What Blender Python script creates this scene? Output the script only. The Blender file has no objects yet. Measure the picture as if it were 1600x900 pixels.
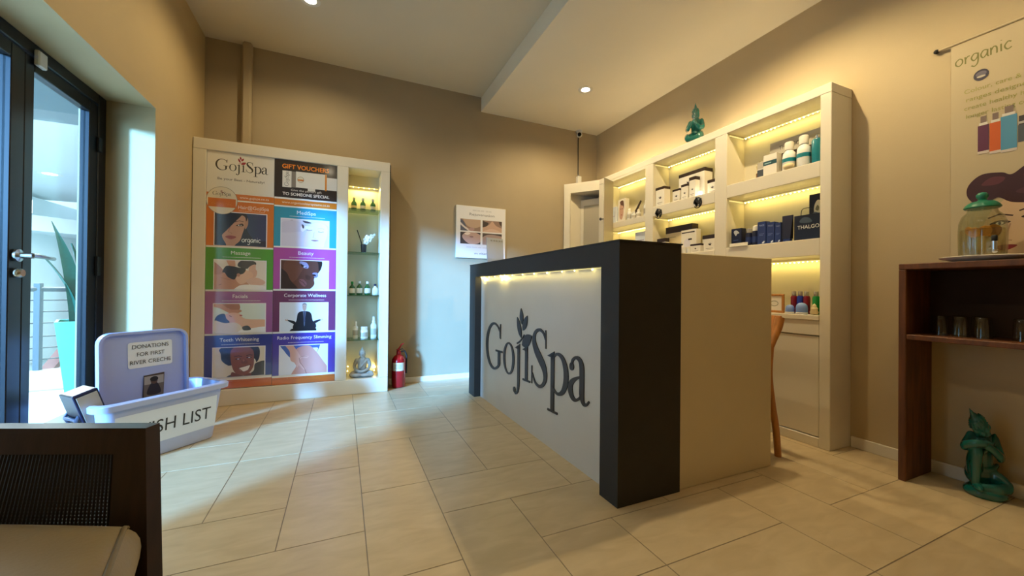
import bpy, math, random
from mathutils import Vector, Matrix
random.seed(7)
SC = bpy.context.scene
COL = SC.collection
PI = math.pi
V3 = Vector

# ------------------------------------------------------------------ camera, light, exposure
cd = bpy.data.cameras.new('camera'); cam = bpy.data.objects.new('camera', cd); COL.objects.link(cam)
cd.sensor_width = 36.0; cd.lens = 602.445 / 1600 * 36; cd.clip_start = .01
_y, _t, _r = math.radians(23.703), math.radians(.324), math.radians(.551)
Fw = V3((math.sin(_y)*math.cos(_t), math.cos(_y)*math.cos(_t), math.sin(_t)))
Rt = V3((math.cos(_y), -math.sin(_y), 0)); Up = Rt.cross(Fw)
R2 = Rt*math.cos(_r) + Up*math.sin(_r); U2 = -Rt*math.sin(_r) + Up*math.cos(_r)
CAM = V3((-2.73, -3.769, .892))
m = Matrix((R2, U2, -Fw)).transposed().to_4x4(); m.translation = CAM
cam.matrix_world = m
SC.camera = cam
SC.view_settings.view_transform = 'Standard'; SC.view_settings.look = 'None'
SC.view_settings.exposure = 0.0; SC.view_settings.gamma = 1.0
SC.view_settings.use_curve_mapping = False
SC.cycles.max_bounces = 8; SC.cycles.transparent_max_bounces = 12
SC.cycles.caustics_reflective = False; SC.cycles.caustics_refractive = False
SC.cycles.sample_clamp_indirect = 6

W = bpy.data.worlds.new('sky'); SC.world = W; W.use_nodes = True
W.node_tree.nodes['Background'].inputs[0].default_value = (.50, .76, 1.0, 1)
W.node_tree.nodes['Background'].inputs[1].default_value = 2.2

WARM = (1.0, .74, .36)
def light(name, kind, loc, power, color, target=None, size=.1, size_y=None, **kw):
    d = bpy.data.lights.new(name, kind); d.energy = power; d.color = color
    if kind == 'AREA':
        d.size = size
        if size_y: d.shape = 'RECTANGLE'; d.size_y = size_y
    elif kind != 'SUN':
        d.shadow_soft_size = size
    for k, v in kw.items(): setattr(d, k, v)
    o = bpy.data.objects.new(name, d); COL.objects.link(o); o.location = loc
    if target is not None:
        o.rotation_euler = target[1] if target[0] == 'rot' else (V3(target) - V3(loc)).to_track_quat('-Z', 'Y').to_euler()
    return o
# daylight reaching the glazed door through the lobby, plus an added lobby fill
light('daylight_sun', 'SUN', (-12, -8, 5), 24, (.17, .46, 1.0), (-12+.76, -8+.61, 5-.19), angle=math.radians(8))
light('lobby_fill', 'AREA', (-7.0, 2.6, 2.6), 900, (.86, .95, 1.0), (-7.0, 2.6, 0), 4.5, 3.5)  # added area lamp under the lobby ceiling, only brightens the lobby
light('lobby_sky_light', 'AREA', (-7.2, -5.4, 2.0), 190, (.26, .60, 1.0), (-3.9, -1.0, 1.1), 2.0, 1.8)

# ------------------------------------------------------------------ materials
def lin(h):
    h = h.lstrip('#'); o = []
    for i in (0, 2, 4):
        c = int(h[i:i+2], 16) / 255
        o.append(c/12.92 if c <= .04045 else ((c+.055)/1.055)**2.4)
    return tuple(o)
MATS = {}
def mat(name, color, rough=.5, metal=0, noise=0, scale=8, bump=0, bscale=60, stretch=None, emit=None, estr=0, coat=0, sheen=0, spec=.5):
    m = bpy.data.materials.new(name); m.use_nodes = True
    nt = m.node_tree; b = nt.nodes['Principled BSDF']
    c = lin(color) if isinstance(color, str) else color
    b.inputs['Base Color'].default_value = (*c, 1)
    b.inputs['Roughness'].default_value = rough; b.inputs['Metallic'].default_value = metal
    b.inputs['Specular IOR Level'].default_value = spec
    b.inputs['Coat Weight'].default_value = coat; b.inputs['Sheen Weight'].default_value = sheen
    if emit:
        b.inputs['Emission Color'].default_value = (*(lin(emit) if isinstance(emit, str) else emit), 1)
        b.inputs['Emission Strength'].default_value = estr
    if noise or bump:
        tc = nt.nodes.new('ShaderNodeTexCoord'); mp = nt.nodes.new('ShaderNodeMapping')
        nt.links.new(tc.outputs['Object'], mp.inputs[0])
        if stretch: mp.inputs['Scale'].default_value = stretch
    if noise:
        n = nt.nodes.new('ShaderNodeTexNoise'); n.inputs['Scale'].default_value = scale; n.inputs['Detail'].default_value = 5
        nt.links.new(mp.outputs[0], n.inputs['Vector'])
        r = nt.nodes.new('ShaderNodeValToRGB')
        r.color_ramp.elements[0].position = .3; r.color_ramp.elements[1].position = .7
        r.color_ramp.elements[0].color = (*[max(0, x*(1-noise)) for x in c], 1)
        r.color_ramp.elements[1].color = (*[min(1, x*(1+noise)) for x in c], 1)
        nt.links.new(n.outputs['Fac'], r.inputs[0]); nt.links.new(r.outputs[0], b.inputs['Base Color'])
    if bump:
        n2 = nt.nodes.new('ShaderNodeTexNoise'); n2.inputs['Scale'].default_value = bscale; n2.inputs['Detail'].default_value = 3
        nt.links.new(mp.outputs[0], n2.inputs['Vector'])
        bp = nt.nodes.new('ShaderNodeBump'); bp.inputs['Strength'].default_value = bump; bp.inputs['Distance'].default_value = .004
        nt.links.new(n2.outputs['Fac'], bp.inputs['Height']); nt.links.new(bp.outputs[0], b.inputs['Normal'])
    MATS[name] = m
    return m
def glassmat(name, tint, refl=.06, rough=.02, opac=0.0, body='#ffffff'):
    """thin clear sheet: tinted see-through, fresnel gloss, optional milky body"""
    m = bpy.data.materials.new(name); m.use_nodes = True; nt = m.node_tree
    nt.nodes.clear(); out = nt.nodes.new('ShaderNodeOutputMaterial')
    tr = nt.nodes.new('ShaderNodeBsdfTransparent'); tr.inputs[0].default_value = (*lin(tint), 1)
    gl = nt.nodes.new('ShaderNodeBsdfGlossy'); gl.inputs['Roughness'].default_value = rough
    fc = nt.nodes.new('ShaderNodeLayerWeight'); fc.inputs[0].default_value = .5
    pw = nt.nodes.new('ShaderNodeMath'); pw.operation = 'POWER'; pw.inputs[1].default_value = 4; nt.links.new(fc.outputs['Facing'], pw.inputs[0])
    fr = nt.nodes.new('ShaderNodeMath'); fr.operation = 'MULTIPLY_ADD'; fr.inputs[1].default_value = .6; fr.inputs[2].default_value = refl; nt.links.new(pw.outputs[0], fr.inputs[0])
    mx = nt.nodes.new('ShaderNodeMixShader')
    nt.links.new(fr.outputs[0], mx.inputs[0]); nt.links.new(tr.outputs[0], mx.inputs[1]); nt.links.new(gl.outputs[0], mx.inputs[2])
    last = mx
    if opac:
        df = nt.nodes.new('ShaderNodeBsdfPrincipled'); df.inputs['Base Color'].default_value = (*lin(body), 1); df.inputs['Roughness'].default_value = .35
        m2 = nt.nodes.new('ShaderNodeMixShader'); m2.inputs[0].default_value = opac
        nt.links.new(mx.outputs[0], m2.inputs[1]); nt.links.new(df.outputs[0], m2.inputs[2]); last = m2
    nt.links.new(last.outputs[0], out.inputs[0]); MATS[name] = m
    return m
def inkmat(name, rough, coat=0.0):
    m = bpy.data.materials.new(name); m.use_nodes = True; nt = m.node_tree; b = nt.nodes['Principled BSDF']
    a = nt.nodes.new('ShaderNodeVertexColor'); a.layer_name = 'Col'
    nt.links.new(a.outputs[0], b.inputs['Base Color']); b.inputs['Roughness'].default_value = rough
    b.inputs['Coat Weight'].default_value = coat; b.inputs['Coat Roughness'].default_value = .10; b.inputs['Coat IOR'].default_value = 1.85
    MATS[name] = m
inkmat('print', .55); inkmat('gloss_print', .35, 1.0)
mat('paint_taupe', '#a6967b', .75, noise=.03, scale=3, bump=.10, bscale=140)
mat('paint_beige', '#bca986', .7, noise=.03, scale=3, bump=.10, bscale=140)
mat('paint_left', '#c0aa80', .7, noise=.03, scale=3, bump=.10, bscale=140)
mat('paint_ceiling', '#ddd0b4', .8, noise=.02, scale=2)
mat('paint_bulkhead', '#f0e5cb', .6, noise=.02, scale=2)
mat('white_laminate', '#e2d9c6', .32, noise=.015, scale=4)
mat('white_trim', '#e6e0d2', .45)
mat('shelf_back', '#d8cfb4', .4)
mat('charcoal', '#322e29', .6, spec=.3, noise=.06, scale=14, bump=.03)
mat('charcoal_letter', '#2b2522', .4)
mat('desk_white', '#d2cbbe', .35, noise=.02, scale=5)
mat('desk_cream', '#d9c9a6', .45, noise=.02, scale=5)
mat('black_aluminium', '#15181f', .35, noise=.05, scale=20, spec=.4)
mat('steel', '#b9bcc0', .25, 1.0)
mat('rail_grey', '#43494d', .45)
mat('chrome', '#d5d7d9', .12, 1.0)
mat('dark_steel', '#5b5d61', .35, .8)
mat('cable_black', '#1a1a1a', .5)
mat('plastic_white', '#dcd9d2', .4)
mat('plastic_grey', '#8a8a88', .4)
mat('lens_black', '#08080a', .08)
mat('red_enamel', '#a3121c', .22, noise=.04, scale=10, coat=.4)
mat('black_rubber', '#121212', .6)
mat('label_cream', '#d9d1bd', .6)
mat('dark_wood', '#2c1a14', .38, noise=.35, scale=5, stretch=(12, 2, 2), bump=.04, bscale=30)
mat('console_wood', '#633818', .55, noise=.40, scale=4, stretch=(10, 10, 1.2), bump=.05, bscale=30)
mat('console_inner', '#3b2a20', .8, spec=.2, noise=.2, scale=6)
mat('honey_wood', '#b9793a', .35, noise=.25, scale=6, stretch=(8, 8, 1), coat=.3)
mat('cane', '#241813', .5)
mat('cushion', '#7c683c', .6, noise=.06, scale=12, bump=.12, bscale=120, sheen=.2)
mat('piping', '#6e5e3a', .6)
mat('turquoise_glaze', '#10625c', .16, noise=.18, scale=16, coat=.6)
mat('stone_grey', '#a59f93', .75, noise=.25, scale=22, bump=.15, bscale=60)
mat('led_glow', '#fff2b0', .5, emit=(1, .86, .34), estr=9)
mat('led_tape', '#e8dcae', .4, emit=(1, .82, .30), estr=.8)
mat('lamp_glow', '#ffffff', .5, emit=(1, .9, .7), estr=26)
mat('lamp_glow_lobby', '#ffffff', .5, emit=(1, .97, .9), estr=7)
mat('floor_lobby', '#dfe4e2', .3, noise=.03, scale=3)
mat('wall_lobby', '#d5dcda', .7, noise=.02, scale=2)
mat('wall_lobby_grey', '#a9b0ae', .7, noise=.02, scale=2)
mat('ceiling_lobby', '#d8dcdc', .8)
mat('beam_lobby', '#7f8a8c', .7)
mat('deck_grey', '#a3acb0', .5, noise=.06, scale=9)
mat('planter_aqua', '#74cdb0', .45, noise=.03, scale=6)
mat('soil', '#2a1d14', .9, noise=.4, scale=40)
mat('leaf_green', '#175240', .4, noise=.35, scale=14, stretch=(3, 3, 14))
mat('timber_red', '#8a4a32', .5, noise=.2, scale=8)
glassmat('door_glass', '#f8fdfc', .04)
glassmat('shelf_glass', '#cfe6d8', .10)
glassmat('clear_glass', '#f6f8f4', .08)
glassmat('dispenser_glass', '#f4f6ee', .08)
glassmat('water', '#f3eed8', .04, opac=.05, body='#cfc6a2')
glassmat('bin_plastic', '#d5dcf2', .08, rough=.3, opac=.80, body='#c6cdea')
glassmat('lid_plastic', '#c5cdf0', .08, rough=.3, opac=.88, body='#b2bff0')
glassmat('green_bottle', '#3f8f4a', .10, opac=.45, body='#2c7a38')
glassmat('green_lid_glass', '#2fae93', .12, opac=.6, body='#139074')
glassmat('acrylic', '#e9edf0', .08, opac=.55, body='#c9d0dc')
mat('orange_fruit', '#d08a1e', .5, noise=.2, scale=30)
mat('teal_plastic', '#1f7f8d', .3)
mat('navy_card', '#141b3a', .35, noise=.05, scale=10)
mat('navy_light', '#23356e', .35)
mat('white_card', '#e9e2d4', .5)
mat('choc_card', '#2b1a14', .4)
mat('white_gloss', '#eeebe4', .2, coat=.3)
mat('cream_soap', '#e3cfa0', .5)
mat('brown_pot', '#7a5020', .5)
mat('straw', '#c9b27a', .7)
mat('grey_card', '#b8b0a0', .5)
mat('silver_cap', '#c8c6c2', .25, .7)
mat('red_liquid', '#7d1426', .25)
mat('blue_liquid', '#263a9a', .25)
mat('green_liquid', '#1d8a3c', .25)
mat('blue_tub', '#7c9ade', .35)
mat('orchid_white', '#f2efe9', .5)
mat('bag_navy', '#10192c', .3, noise=.1, scale=6)
mat('cabinet_grey', '#b3a893', .35)
mat('banner_fabric', '#bfae8d', .6)
mat('paper', '#e4e9f2', .6)
mat('photo_brown', '#4a3a34', .35)
mat('carton_tan', '#a68d72', .6)
mat('board_dark', '#2a2420', .5)

# floor: pale travertine-look tiles with dark joints (tile tint comes with each tile face)
def floor_material():
    m = bpy.data.materials.new('floor_tile'); m.use_nodes = True; nt = m.node_tree; b = nt.nodes['Principled BSDF']
    a = nt.nodes.new('ShaderNodeVertexColor'); a.layer_name = 'Col'
    tc = nt.nodes.new('ShaderNodeTexCoord'); mp = nt.nodes.new('ShaderNodeMapping'); mp.inputs['Scale'].default_value = (3, 9, 3)
    mp.inputs['Rotation'].default_value = (0, 0, .5)
    n = nt.nodes.new('ShaderNodeTexNoise'); n.inputs['Scale'].default_value = 2.2; n.inputs['Detail'].default_value = 7; n.inputs['Distortion'].default_value = .6
    r = nt.nodes.new('ShaderNodeValToRGB'); r.color_ramp.elements[0].position = .32; r.color_ramp.elements[1].position = .68
    r.color_ramp.elements[0].color = (.86, .84, .80, 1); r.color_ramp.elements[1].color = (1, 1, 1, 1)
    mx = nt.nodes.new('ShaderNodeMix'); mx.data_type = 'RGBA'; mx.blend_type = 'MULTIPLY'; mx.inputs[0].default_value = 1
    nt.links.new(tc.outputs['Object'], mp.inputs[0]); nt.links.new(mp.outputs[0], n.inputs['Vector']); nt.links.new(n.outputs['Fac'], r.inputs[0])
    nt.links.new(a.outputs[0], mx.inputs[6]); nt.links.new(r.outputs[0], mx.inputs[7]); nt.links.new(mx.outputs[2], b.inputs['Base Color'])
    b.inputs['Roughness'].default_value = .38
    MATS['floor_tile'] = m
floor_material()

# ------------------------------------------------------------------ mesh builder
class MB:
    def __init__(s):
        s.v = []; s.f = []; s.fm = []; s.fs = []; s.fc = []; s.ms = []; s.M = Matrix.Identity(4)
    def mi(s, name):
        if name not in s.ms: s.ms.append(name)
        return s.ms.index(name)
    def add(s, vs, fs, m, smooth=False, col=None):
        o = len(s.v); M = s.M
        s.v += [M @ V3(p) for p in vs]; k = s.mi(m)
        for f in fs:
            s.f.append([o+i for i in f]); s.fm.append(k); s.fs.append(smooth); s.fc.append(col)
        return s
    def box(s, x0, x1, y0, y1, z0, z1, m, b=.002, col=None):
        c = ((x0+x1)/2, (y0+y1)/2, (z0+z1)/2); h = (abs(x1-x0)/2, abs(y1-y0)/2, abs(z1-z0)/2)
        b = min(b, min(h)*.45); vs = []; ix = {}
        for a in range(3):
            for sx in (-1, 1):
                for sy in (-1, 1):
                    for sz in (-1, 1):
                        q = [sx*(h[0]-(0 if a == 0 else b)), sy*(h[1]-(0 if a == 1 else b)), sz*(h[2]-(0 if a == 2 else b))]
                        ix[a, sx, sy, sz] = len(vs); vs.append((c[0]+q[0], c[1]+q[1], c[2]+q[2]))
        fs = []
        for t in (-1, 1):
            fs.append([ix[0, t, -1, -1], ix[0, t, 1, -1], ix[0, t, 1, 1], ix[0, t, -1, 1]])
            fs.append([ix[1, -1, t, -1], ix[1, 1, t, -1], ix[1, 1, t, 1], ix[1, -1, t, 1]])
            fs.append([ix[2, -1, -1, t], ix[2, 1, -1, t], ix[2, 1, 1, t], ix[2, -1, 1, t]])
            for u in (-1, 1):
                fs.append([ix[0, t, u, -1], ix[0, t, u, 1], ix[1, t, u, 1], ix[1, t, u, -1]])
                fs.append([ix[0, t, -1, u], ix[0, t, 1, u], ix[2, t, 1, u], ix[2, t, -1, u]])
                fs.append([ix[1, -1, t, u], ix[1, 1, t, u], ix[2, 1, t, u], ix[2, -1, t, u]])
                for w in (-1, 1): fs.append([ix[0, t, u, w], ix[1, t, u, w], ix[2, t, u, w]])
        return s.add(vs, fs, m, False, col)
    def prism(s, pts, off, m, smooth=False, col=None):
        n = len(pts); off = V3(off)
        vs = [V3(p) for p in pts] + [V3(p)+off for p in pts]
        fs = [list(range(n)), list(range(2*n-1, n-1, -1))]
        s.add(vs, fs, m, False, col)
        o = len(s.v)-2*n; k = s.mi(m)
        for i in range(n):
            j = (i+1) % n; s.f.append([o+i, o+j, o+n+j, o+n+i]); s.fm.append(k); s.fs.append(smooth); s.fc.append(col)
        return s
    def lathe(s, prof, m, seg=20, cx=0, cy=0, cz=0, sx=1, sy=1, flutes=0, depth=0):
        vs = []; n = len(prof)
        for i in range(seg):
            a = 2*PI*i/seg; k = 1 + (depth*math.cos(a*flutes) if flutes else 0)
            for r, z in prof: vs.append((cx+r*k*math.cos(a)*sx, cy+r*k*math.sin(a)*sy, cz+z))
        fs = []
        for i in range(seg):
            j = (i+1) % seg
            for q in range(n-1): fs.append([i*n+q, j*n+q, j*n+q+1, i*n+q+1])
        if prof[0][0] > 1e-6: fs.append([i*n for i in range(seg)][::-1])
        if prof[-1][0] > 1e-6: fs.append([i*n+n-1 for i in range(seg)])
        return s.add(vs, fs, m, True)
    def tube(s, pts, r, m, seg=10, flat=1.0, caps=True):
        pts = [V3(p) for p in pts]; n = len(pts); rs = r if isinstance(r, (list, tuple)) else [r]*n
        vs = []; nrm = None
        for i, p in enumerate(pts):
            t = (pts[min(i+1, n-1)] - pts[max(i-1, 0)]).normalized()
            if nrm is None:
                nrm = t.orthogonal().normalized()
                if abs(t.z) < .9: nrm = (V3((0, 0, 1)) - t*t.z).normalized()
            else: nrm = (nrm - t*nrm.dot(t)).normalized()
            bi = t.cross(nrm)
            for k in range(seg):
                a = 2*PI*k/seg; vs.append(p + (nrm*math.cos(a)*flat + bi*math.sin(a))*rs[i])
        fs = [[i*seg+k, i*seg+(k+1) % seg, (i+1)*seg+(k+1) % seg, (i+1)*seg+k] for i in range(n-1) for k in range(seg)]
        if caps: fs += [list(range(seg))[::-1], list(range((n-1)*seg, n*seg))]
        return s.add(vs, fs, m, True)
    def ball(s, c, r, m, seg=14, rings=9, M=None):
        r = r if isinstance(r, (tuple, list)) else (r, r, r); vs = []; fs = []
        M = M or Matrix.Identity(3); c = V3(c)
        for i in range(rings+1):
            t = PI*i/rings
            for k in range(seg):
                a = 2*PI*k/seg; vs.append(c + M @ V3((r[0]*math.sin(t)*math.cos(a), r[1]*math.sin(t)*math.sin(a), r[2]*math.cos(t))))
        for i in range(rings):
            for k in range(seg): fs.append([i*seg+k, i*seg+(k+1) % seg, (i+1)*seg+(k+1) % seg, (i+1)*seg+k])
        return s.add(vs, fs, m, True)
    def cyl(s, p0, p1, r, m, seg=16): return s.tube([p0, p1], r, m, seg)

def smooth_closed(pts, k=6):
    n = len(pts); out = []
    for i in range(n):
        p0, p1, p2, p3 = [pts[(i+j-1) % n] for j in range(4)]
        for q in range(k):
            t = q/k
            out.append(tuple(.5*((2*p1[d]) + (-p0[d]+p2[d])*t + (2*p0[d]-5*p1[d]+4*p2[d]-p3[d])*t*t + (-p0[d]+3*p1[d]-3*p2[d]+p3[d])*t**3) for d in range(len(p1))))
    return out
def smooth_open(pts, k=8):
    n = len(pts); out = []
    for i in range(n-1):
        p0, p1, p2, p3 = pts[max(i-1, 0)], pts[i], pts[i+1], pts[min(i+2, n-1)]
        for q in range(k):
            t = q/k
            out.append(tuple(.5*((2*p1[d]) + (-p0[d]+p2[d])*t + (2*p0[d]-5*p1[d]+4*p2[d]-p3[d])*t*t + (-p0[d]+3*p1[d]-3*p2[d]+p3[d])*t**3) for d in range(len(p1))))
    return out + [tuple(pts[-1])]
def clip(poly, x0, y0, x1, y1):
    def go(ps, inside, cut):
        o = []
        for i in range(len(ps)):
            a, b = ps[i-1], ps[i]
            if inside(b):
                if not inside(a): o.append(cut(a, b))
                o.append(b)
            elif inside(a): o.append(cut(a, b))
        return o
    def cx(x): return lambda a, b: (x, a[1]+(b[1]-a[1])*(x-a[0])/(b[0]-a[0]))
    def cy(y): return lambda a, b: (a[0]+(b[0]-a[0])*(y-a[1])/(b[1]-a[1]), y)
    for ins, ct in ((lambda p: p[0] >= x0, cx(x0)), (lambda p: p[0] <= x1, cx(x1)), (lambda p: p[1] >= y0, cy(y0)), (lambda p: p[1] <= y1, cy(y1))):
        if poly: poly = go(poly, ins, ct)
    return poly

_txt = {}
def text_mesh(body, bold=False):
    key = (body, bold)
    if key not in _txt:
        cu = bpy.data.curves.new('t', 'FONT'); cu.body = body; cu.size = 1; cu.resolution_u = 3
        if bold: cu.offset = .022
        o = bpy.data.objects.new('t', cu); COL.objects.link(o)
        me = bpy.data.meshes.new_from_object(o.evaluated_get(bpy.context.evaluated_depsgraph_get()))
        vs = [tuple(v.co)[:2] for v in me.vertices]; fs = [list(p.vertices) for p in me.polygons]
        bpy.data.objects.remove(o); bpy.data.curves.remove(cu); bpy.data.meshes.remove(me)
        xs = [v[0] for v in vs]; ys = [v[1] for v in vs]
        _txt[key] = (vs, fs, min(xs), max(xs), min(ys), max(ys))
    return _txt[key]

PEN = {'o': (1.1, [[(.5, 1), (.12, .7), (.12, .25), (.5, 0), (.88, .3), (.85, .8), (.5, 1.02)]]), 'r': (.75, [[(.1, 1), (.15, .5), (.15, 0)], [(.14, .55), (.38, .92), (.68, .95)]]),
       'g': (1.1, [[(.85, .9), (.42, 1), (.1, .5), (.4, .05), (.8, .4), (.88, .95), (.86, -.3), (.5, -.75), (.1, -.55)]]), 'a': (1.1, [[(.85, .9), (.4, 1), (.1, .5), (.35, 0), (.78, .4), (.86, .95), (.86, .15), (1.02, 0)]]),
       'n': (1.0, [[(.1, 1), (.12, .5), (.12, 0)], [(.12, .55), (.42, 1), (.74, .8), (.78, 0)]]), 'i': (.5, [[(.22, 1), (.22, .5), (.24, 0)], [(.22, 1.4), (.26, 1.48)]]), 'c': (.95, [[(.8, .85), (.45, 1), (.1, .5), (.4, 0), (.85, .15)]])}
class Page:
    """flat printed artwork on a plane: origin O, right U, up V (metres), normal N; layers sit a hair apart"""
    def __init__(s, mb, O, U, V, m='print'):
        s.mb = mb; s.O = V3(O); s.U = V3(U).normalized(); s.V = V3(V).normalized(); s.N = s.U.cross(s.V); s.m = m; s.k = 1; s.off = (0, 0); s.sc = (1, 1); s.win = None
    def at(s, x, y): return s.O + s.U*x + s.V*y + s.N*(s.k*.000025+.0002)
    def poly(s, pts, c, up=1):
        pts = [(s.off[0]+p[0]*s.sc[0], s.off[1]+p[1]*s.sc[1]) for p in pts]
        if s.win: pts = clip(pts, *s.win)
        if len(pts) < 3: return s
        s.k += up
        s.mb.add([s.at(*p) for p in pts], [list(range(len(pts)))], s.m, False, lin(c)); return s
    def blob(s, pts, c, k=6): return s.poly(smooth_closed(pts, k), c)
    def rect(s, x0, y0, x1, y1, c): return s.poly([(x0, y0), (x1, y0), (x1, y1), (x0, y1)], c)
    def oval(s, x, y, rx, ry, c, n=28, rot=0):
        cr, sr = math.cos(rot), math.sin(rot)
        return s.poly([(x+rx*math.cos(a)*cr-ry*math.sin(a)*sr, y+rx*math.cos(a)*sr+ry*math.sin(a)*cr) for a in [2*PI*i/n for i in range(n)]], c)
    def line(s, pts, w, c):
        pts = [tuple(p)[:2] for p in pts]; n = len(pts); L = []; Rr = []
        ws = w if isinstance(w, (list, tuple)) else [w]*n
        for i in range(n):
            a, b = pts[max(i-1, 0)], pts[min(i+1, n-1)]; dx, dy = b[0]-a[0], b[1]-a[1]; l = math.hypot(dx, dy) or 1
            L.append((pts[i][0]-dy/l*ws[i]/2, pts[i][1]+dx/l*ws[i]/2)); Rr.append((pts[i][0]+dy/l*ws[i]/2, pts[i][1]-dx/l*ws[i]/2))
        s.k += 1
        for i in range(n-1): s.poly([L[i], L[i+1], Rr[i+1], Rr[i]], c, .12)
        return s
    def script(s, body, x, y, h, w, c):
        """handwritten line: x, baseline, x-height, pen width"""
        for ch in body:
            adv, strokes = PEN[ch]
            for st in strokes: s.line(smooth_open([(x+a*h*.8, y+b*h) for a, b in st], 5), w, c)
            x += adv*h*.8
        return s
    def text(s, body, x, y, h, c, w=None, align='c', bold=False, rot=0):
        """baseline-left/centre at x,y; h = cap height in page units, w = forced width"""
        vs, fs, a, b, lo, hi = text_mesh(body, bold); k = h/.70; kx = k
        if w: kx = w/(b-a)
        x0 = -(b-a)*kx*{'l': 0, 'c': .5, 'r': 1}[align]; s.k += 1
        cr, sr = math.cos(rot), math.sin(rot); o = []
        for p in vs:
            px, py = x0+(p[0]-a)*kx, p[1]*k
            qx, qy = x+px*cr-py*sr, y+px*sr+py*cr
            o.append(s.at(s.off[0]+qx*s.sc[0], s.off[1]+qy*s.sc[1]))
        s.mb.add(o, fs, s.m, False, lin(c)); return s
    def frame(s, x0, y0, x1, y1):
        """following shapes use 0..1 coordinates inside this window and are clipped to it"""
        s.off = (x0, y0); s.sc = (x1-x0, y1-y0); s.win = (x0, y0, x1, y1); return s
    def whole(s): s.off = (0, 0); s.sc = (1, 1); s.win = None; return s

def finish(name, mb, parent=None, base=None):
    """mesh from builder (world coordinates); stored relative to its parent or to base"""
    me = bpy.data.meshes.new(name)
    o = bpy.data.objects.new(name, me); COL.objects.link(o)
    if parent is not None:
        o.parent = parent; inv = WORLD[parent.name].inverted(); WORLD[o.name] = WORLD[parent.name].copy()
    elif base is not None:
        o.location = base; inv = Matrix.Translation(-V3(base)); WORLD[o.name] = Matrix.Translation(V3(base))
    else:
        inv = Matrix.Identity(4); WORLD[o.name] = inv.copy()
    me.from_pydata([tuple(inv @ p) for p in mb.v], [], mb.f)
    for mn in mb.ms: me.materials.append(MATS[mn])
    me.polygons.foreach_set('material_index', mb.fm); me.polygons.foreach_set('use_smooth', mb.fs)
    if any(c is not None for c in mb.fc):
        at = me.color_attributes.new('Col', 'FLOAT_COLOR', 'CORNER'); data = []
        for p, c in zip(me.polygons, mb.fc):
            data += [*(c or (1, 1, 1)), 1.0]*p.loop_total
        at.data.foreach_set('color', data)
    import bmesh
    bm = bmesh.new(); bm.from_mesh(me); bmesh.ops.recalc_face_normals(bm, faces=bm.faces); bm.to_mesh(me); bm.free()
    if any(mb.fs):
        me.set_sharp_from_angle(angle=math.radians(45))
    me.update()
    return o
WORLD = {}
def thing(name, label, cat, loc=(0, 0, 0), rz=0, group=None):
    o = bpy.data.objects.new(name, None); COL.objects.link(o); o.empty_display_size = .05
    o.location = loc; o.rotation_euler = (0, 0, rz)
    WORLD[o.name] = Matrix.Translation(V3(loc)) @ Matrix.Rotation(rz, 4, 'Z')
    tag(o, label, cat, group); return o
def tag(o, label, cat, group=None):
    o['label'] = label; o['category'] = cat
    if group: o['group'] = group
    return o
def struct(name, mb, parent=None):
    o = finish(name, mb, parent)
    if parent is None: o['kind'] = 'structure'
    return o
def one(name, mb, label, cat, group=None, base=None):
    return tag(finish(name, mb, None, base), label, cat, group)
def local(root): # builder working in a thing's own coordinates
    mb = MB(); mb.M = WORLD[root.name].copy(); return mb
def copy_tree(o, loc, rz, label, group=None):
    r = o.copy(); COL.objects.link(r); r.location = loc; r.rotation_euler = (0, 0, rz); r['label'] = label
    if group: r['group'] = group
    for ch in [c for c in o.children]:
        c = ch.copy(); COL.objects.link(c); c.parent = r
        for g in [q for q in ch.children]:
            d = g.copy(); COL.objects.link(d); d.parent = c
    return r

# ------------------------------------------------------------------ lettering with serifs (shop sign), unit = capital height
def ribbon(pts, k=8):
    p = smooth_open(pts, k); L = []; Rr = []
    for i in range(len(p)):
        a, b = p[max(i-1, 0)], p[min(i+1, len(p)-1)]; dx, dy = b[0]-a[0], b[1]-a[1]; l = math.hypot(dx, dy) or 1; w = p[i][2]/2
        L.append((p[i][0]-dy/l*w, p[i][1]+dx/l*w)); Rr.append((p[i][0]+dy/l*w, p[i][1]-dx/l*w))
    return L + Rr[::-1]
def arcpts(cx, cy, rx, ry, lst): return [(cx+rx*math.cos(math.radians(a)), cy+ry*math.sin(math.radians(a)), w) for a, w in lst]
def leafshape(x0, y0, x1, y1, w):
    dx, dy = x1-x0, y1-y0; l = math.hypot(dx, dy); nx, ny = -dy/l, dx/l; o = []
    for i in range(13):
        t = i/12; q = math.sin(PI*t)**.8*(1-.25*t)*w/2; o.append((x0+dx*t+nx*q, y0+dy*t+ny*q))
    for i in range(11, 0, -1):
        t = i/12; q = math.sin(PI*t)**.8*(1-.25*t)*w/2; o.append((x0+dx*t-nx*q, y0+dy*t-ny*q))
    return o
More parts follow.
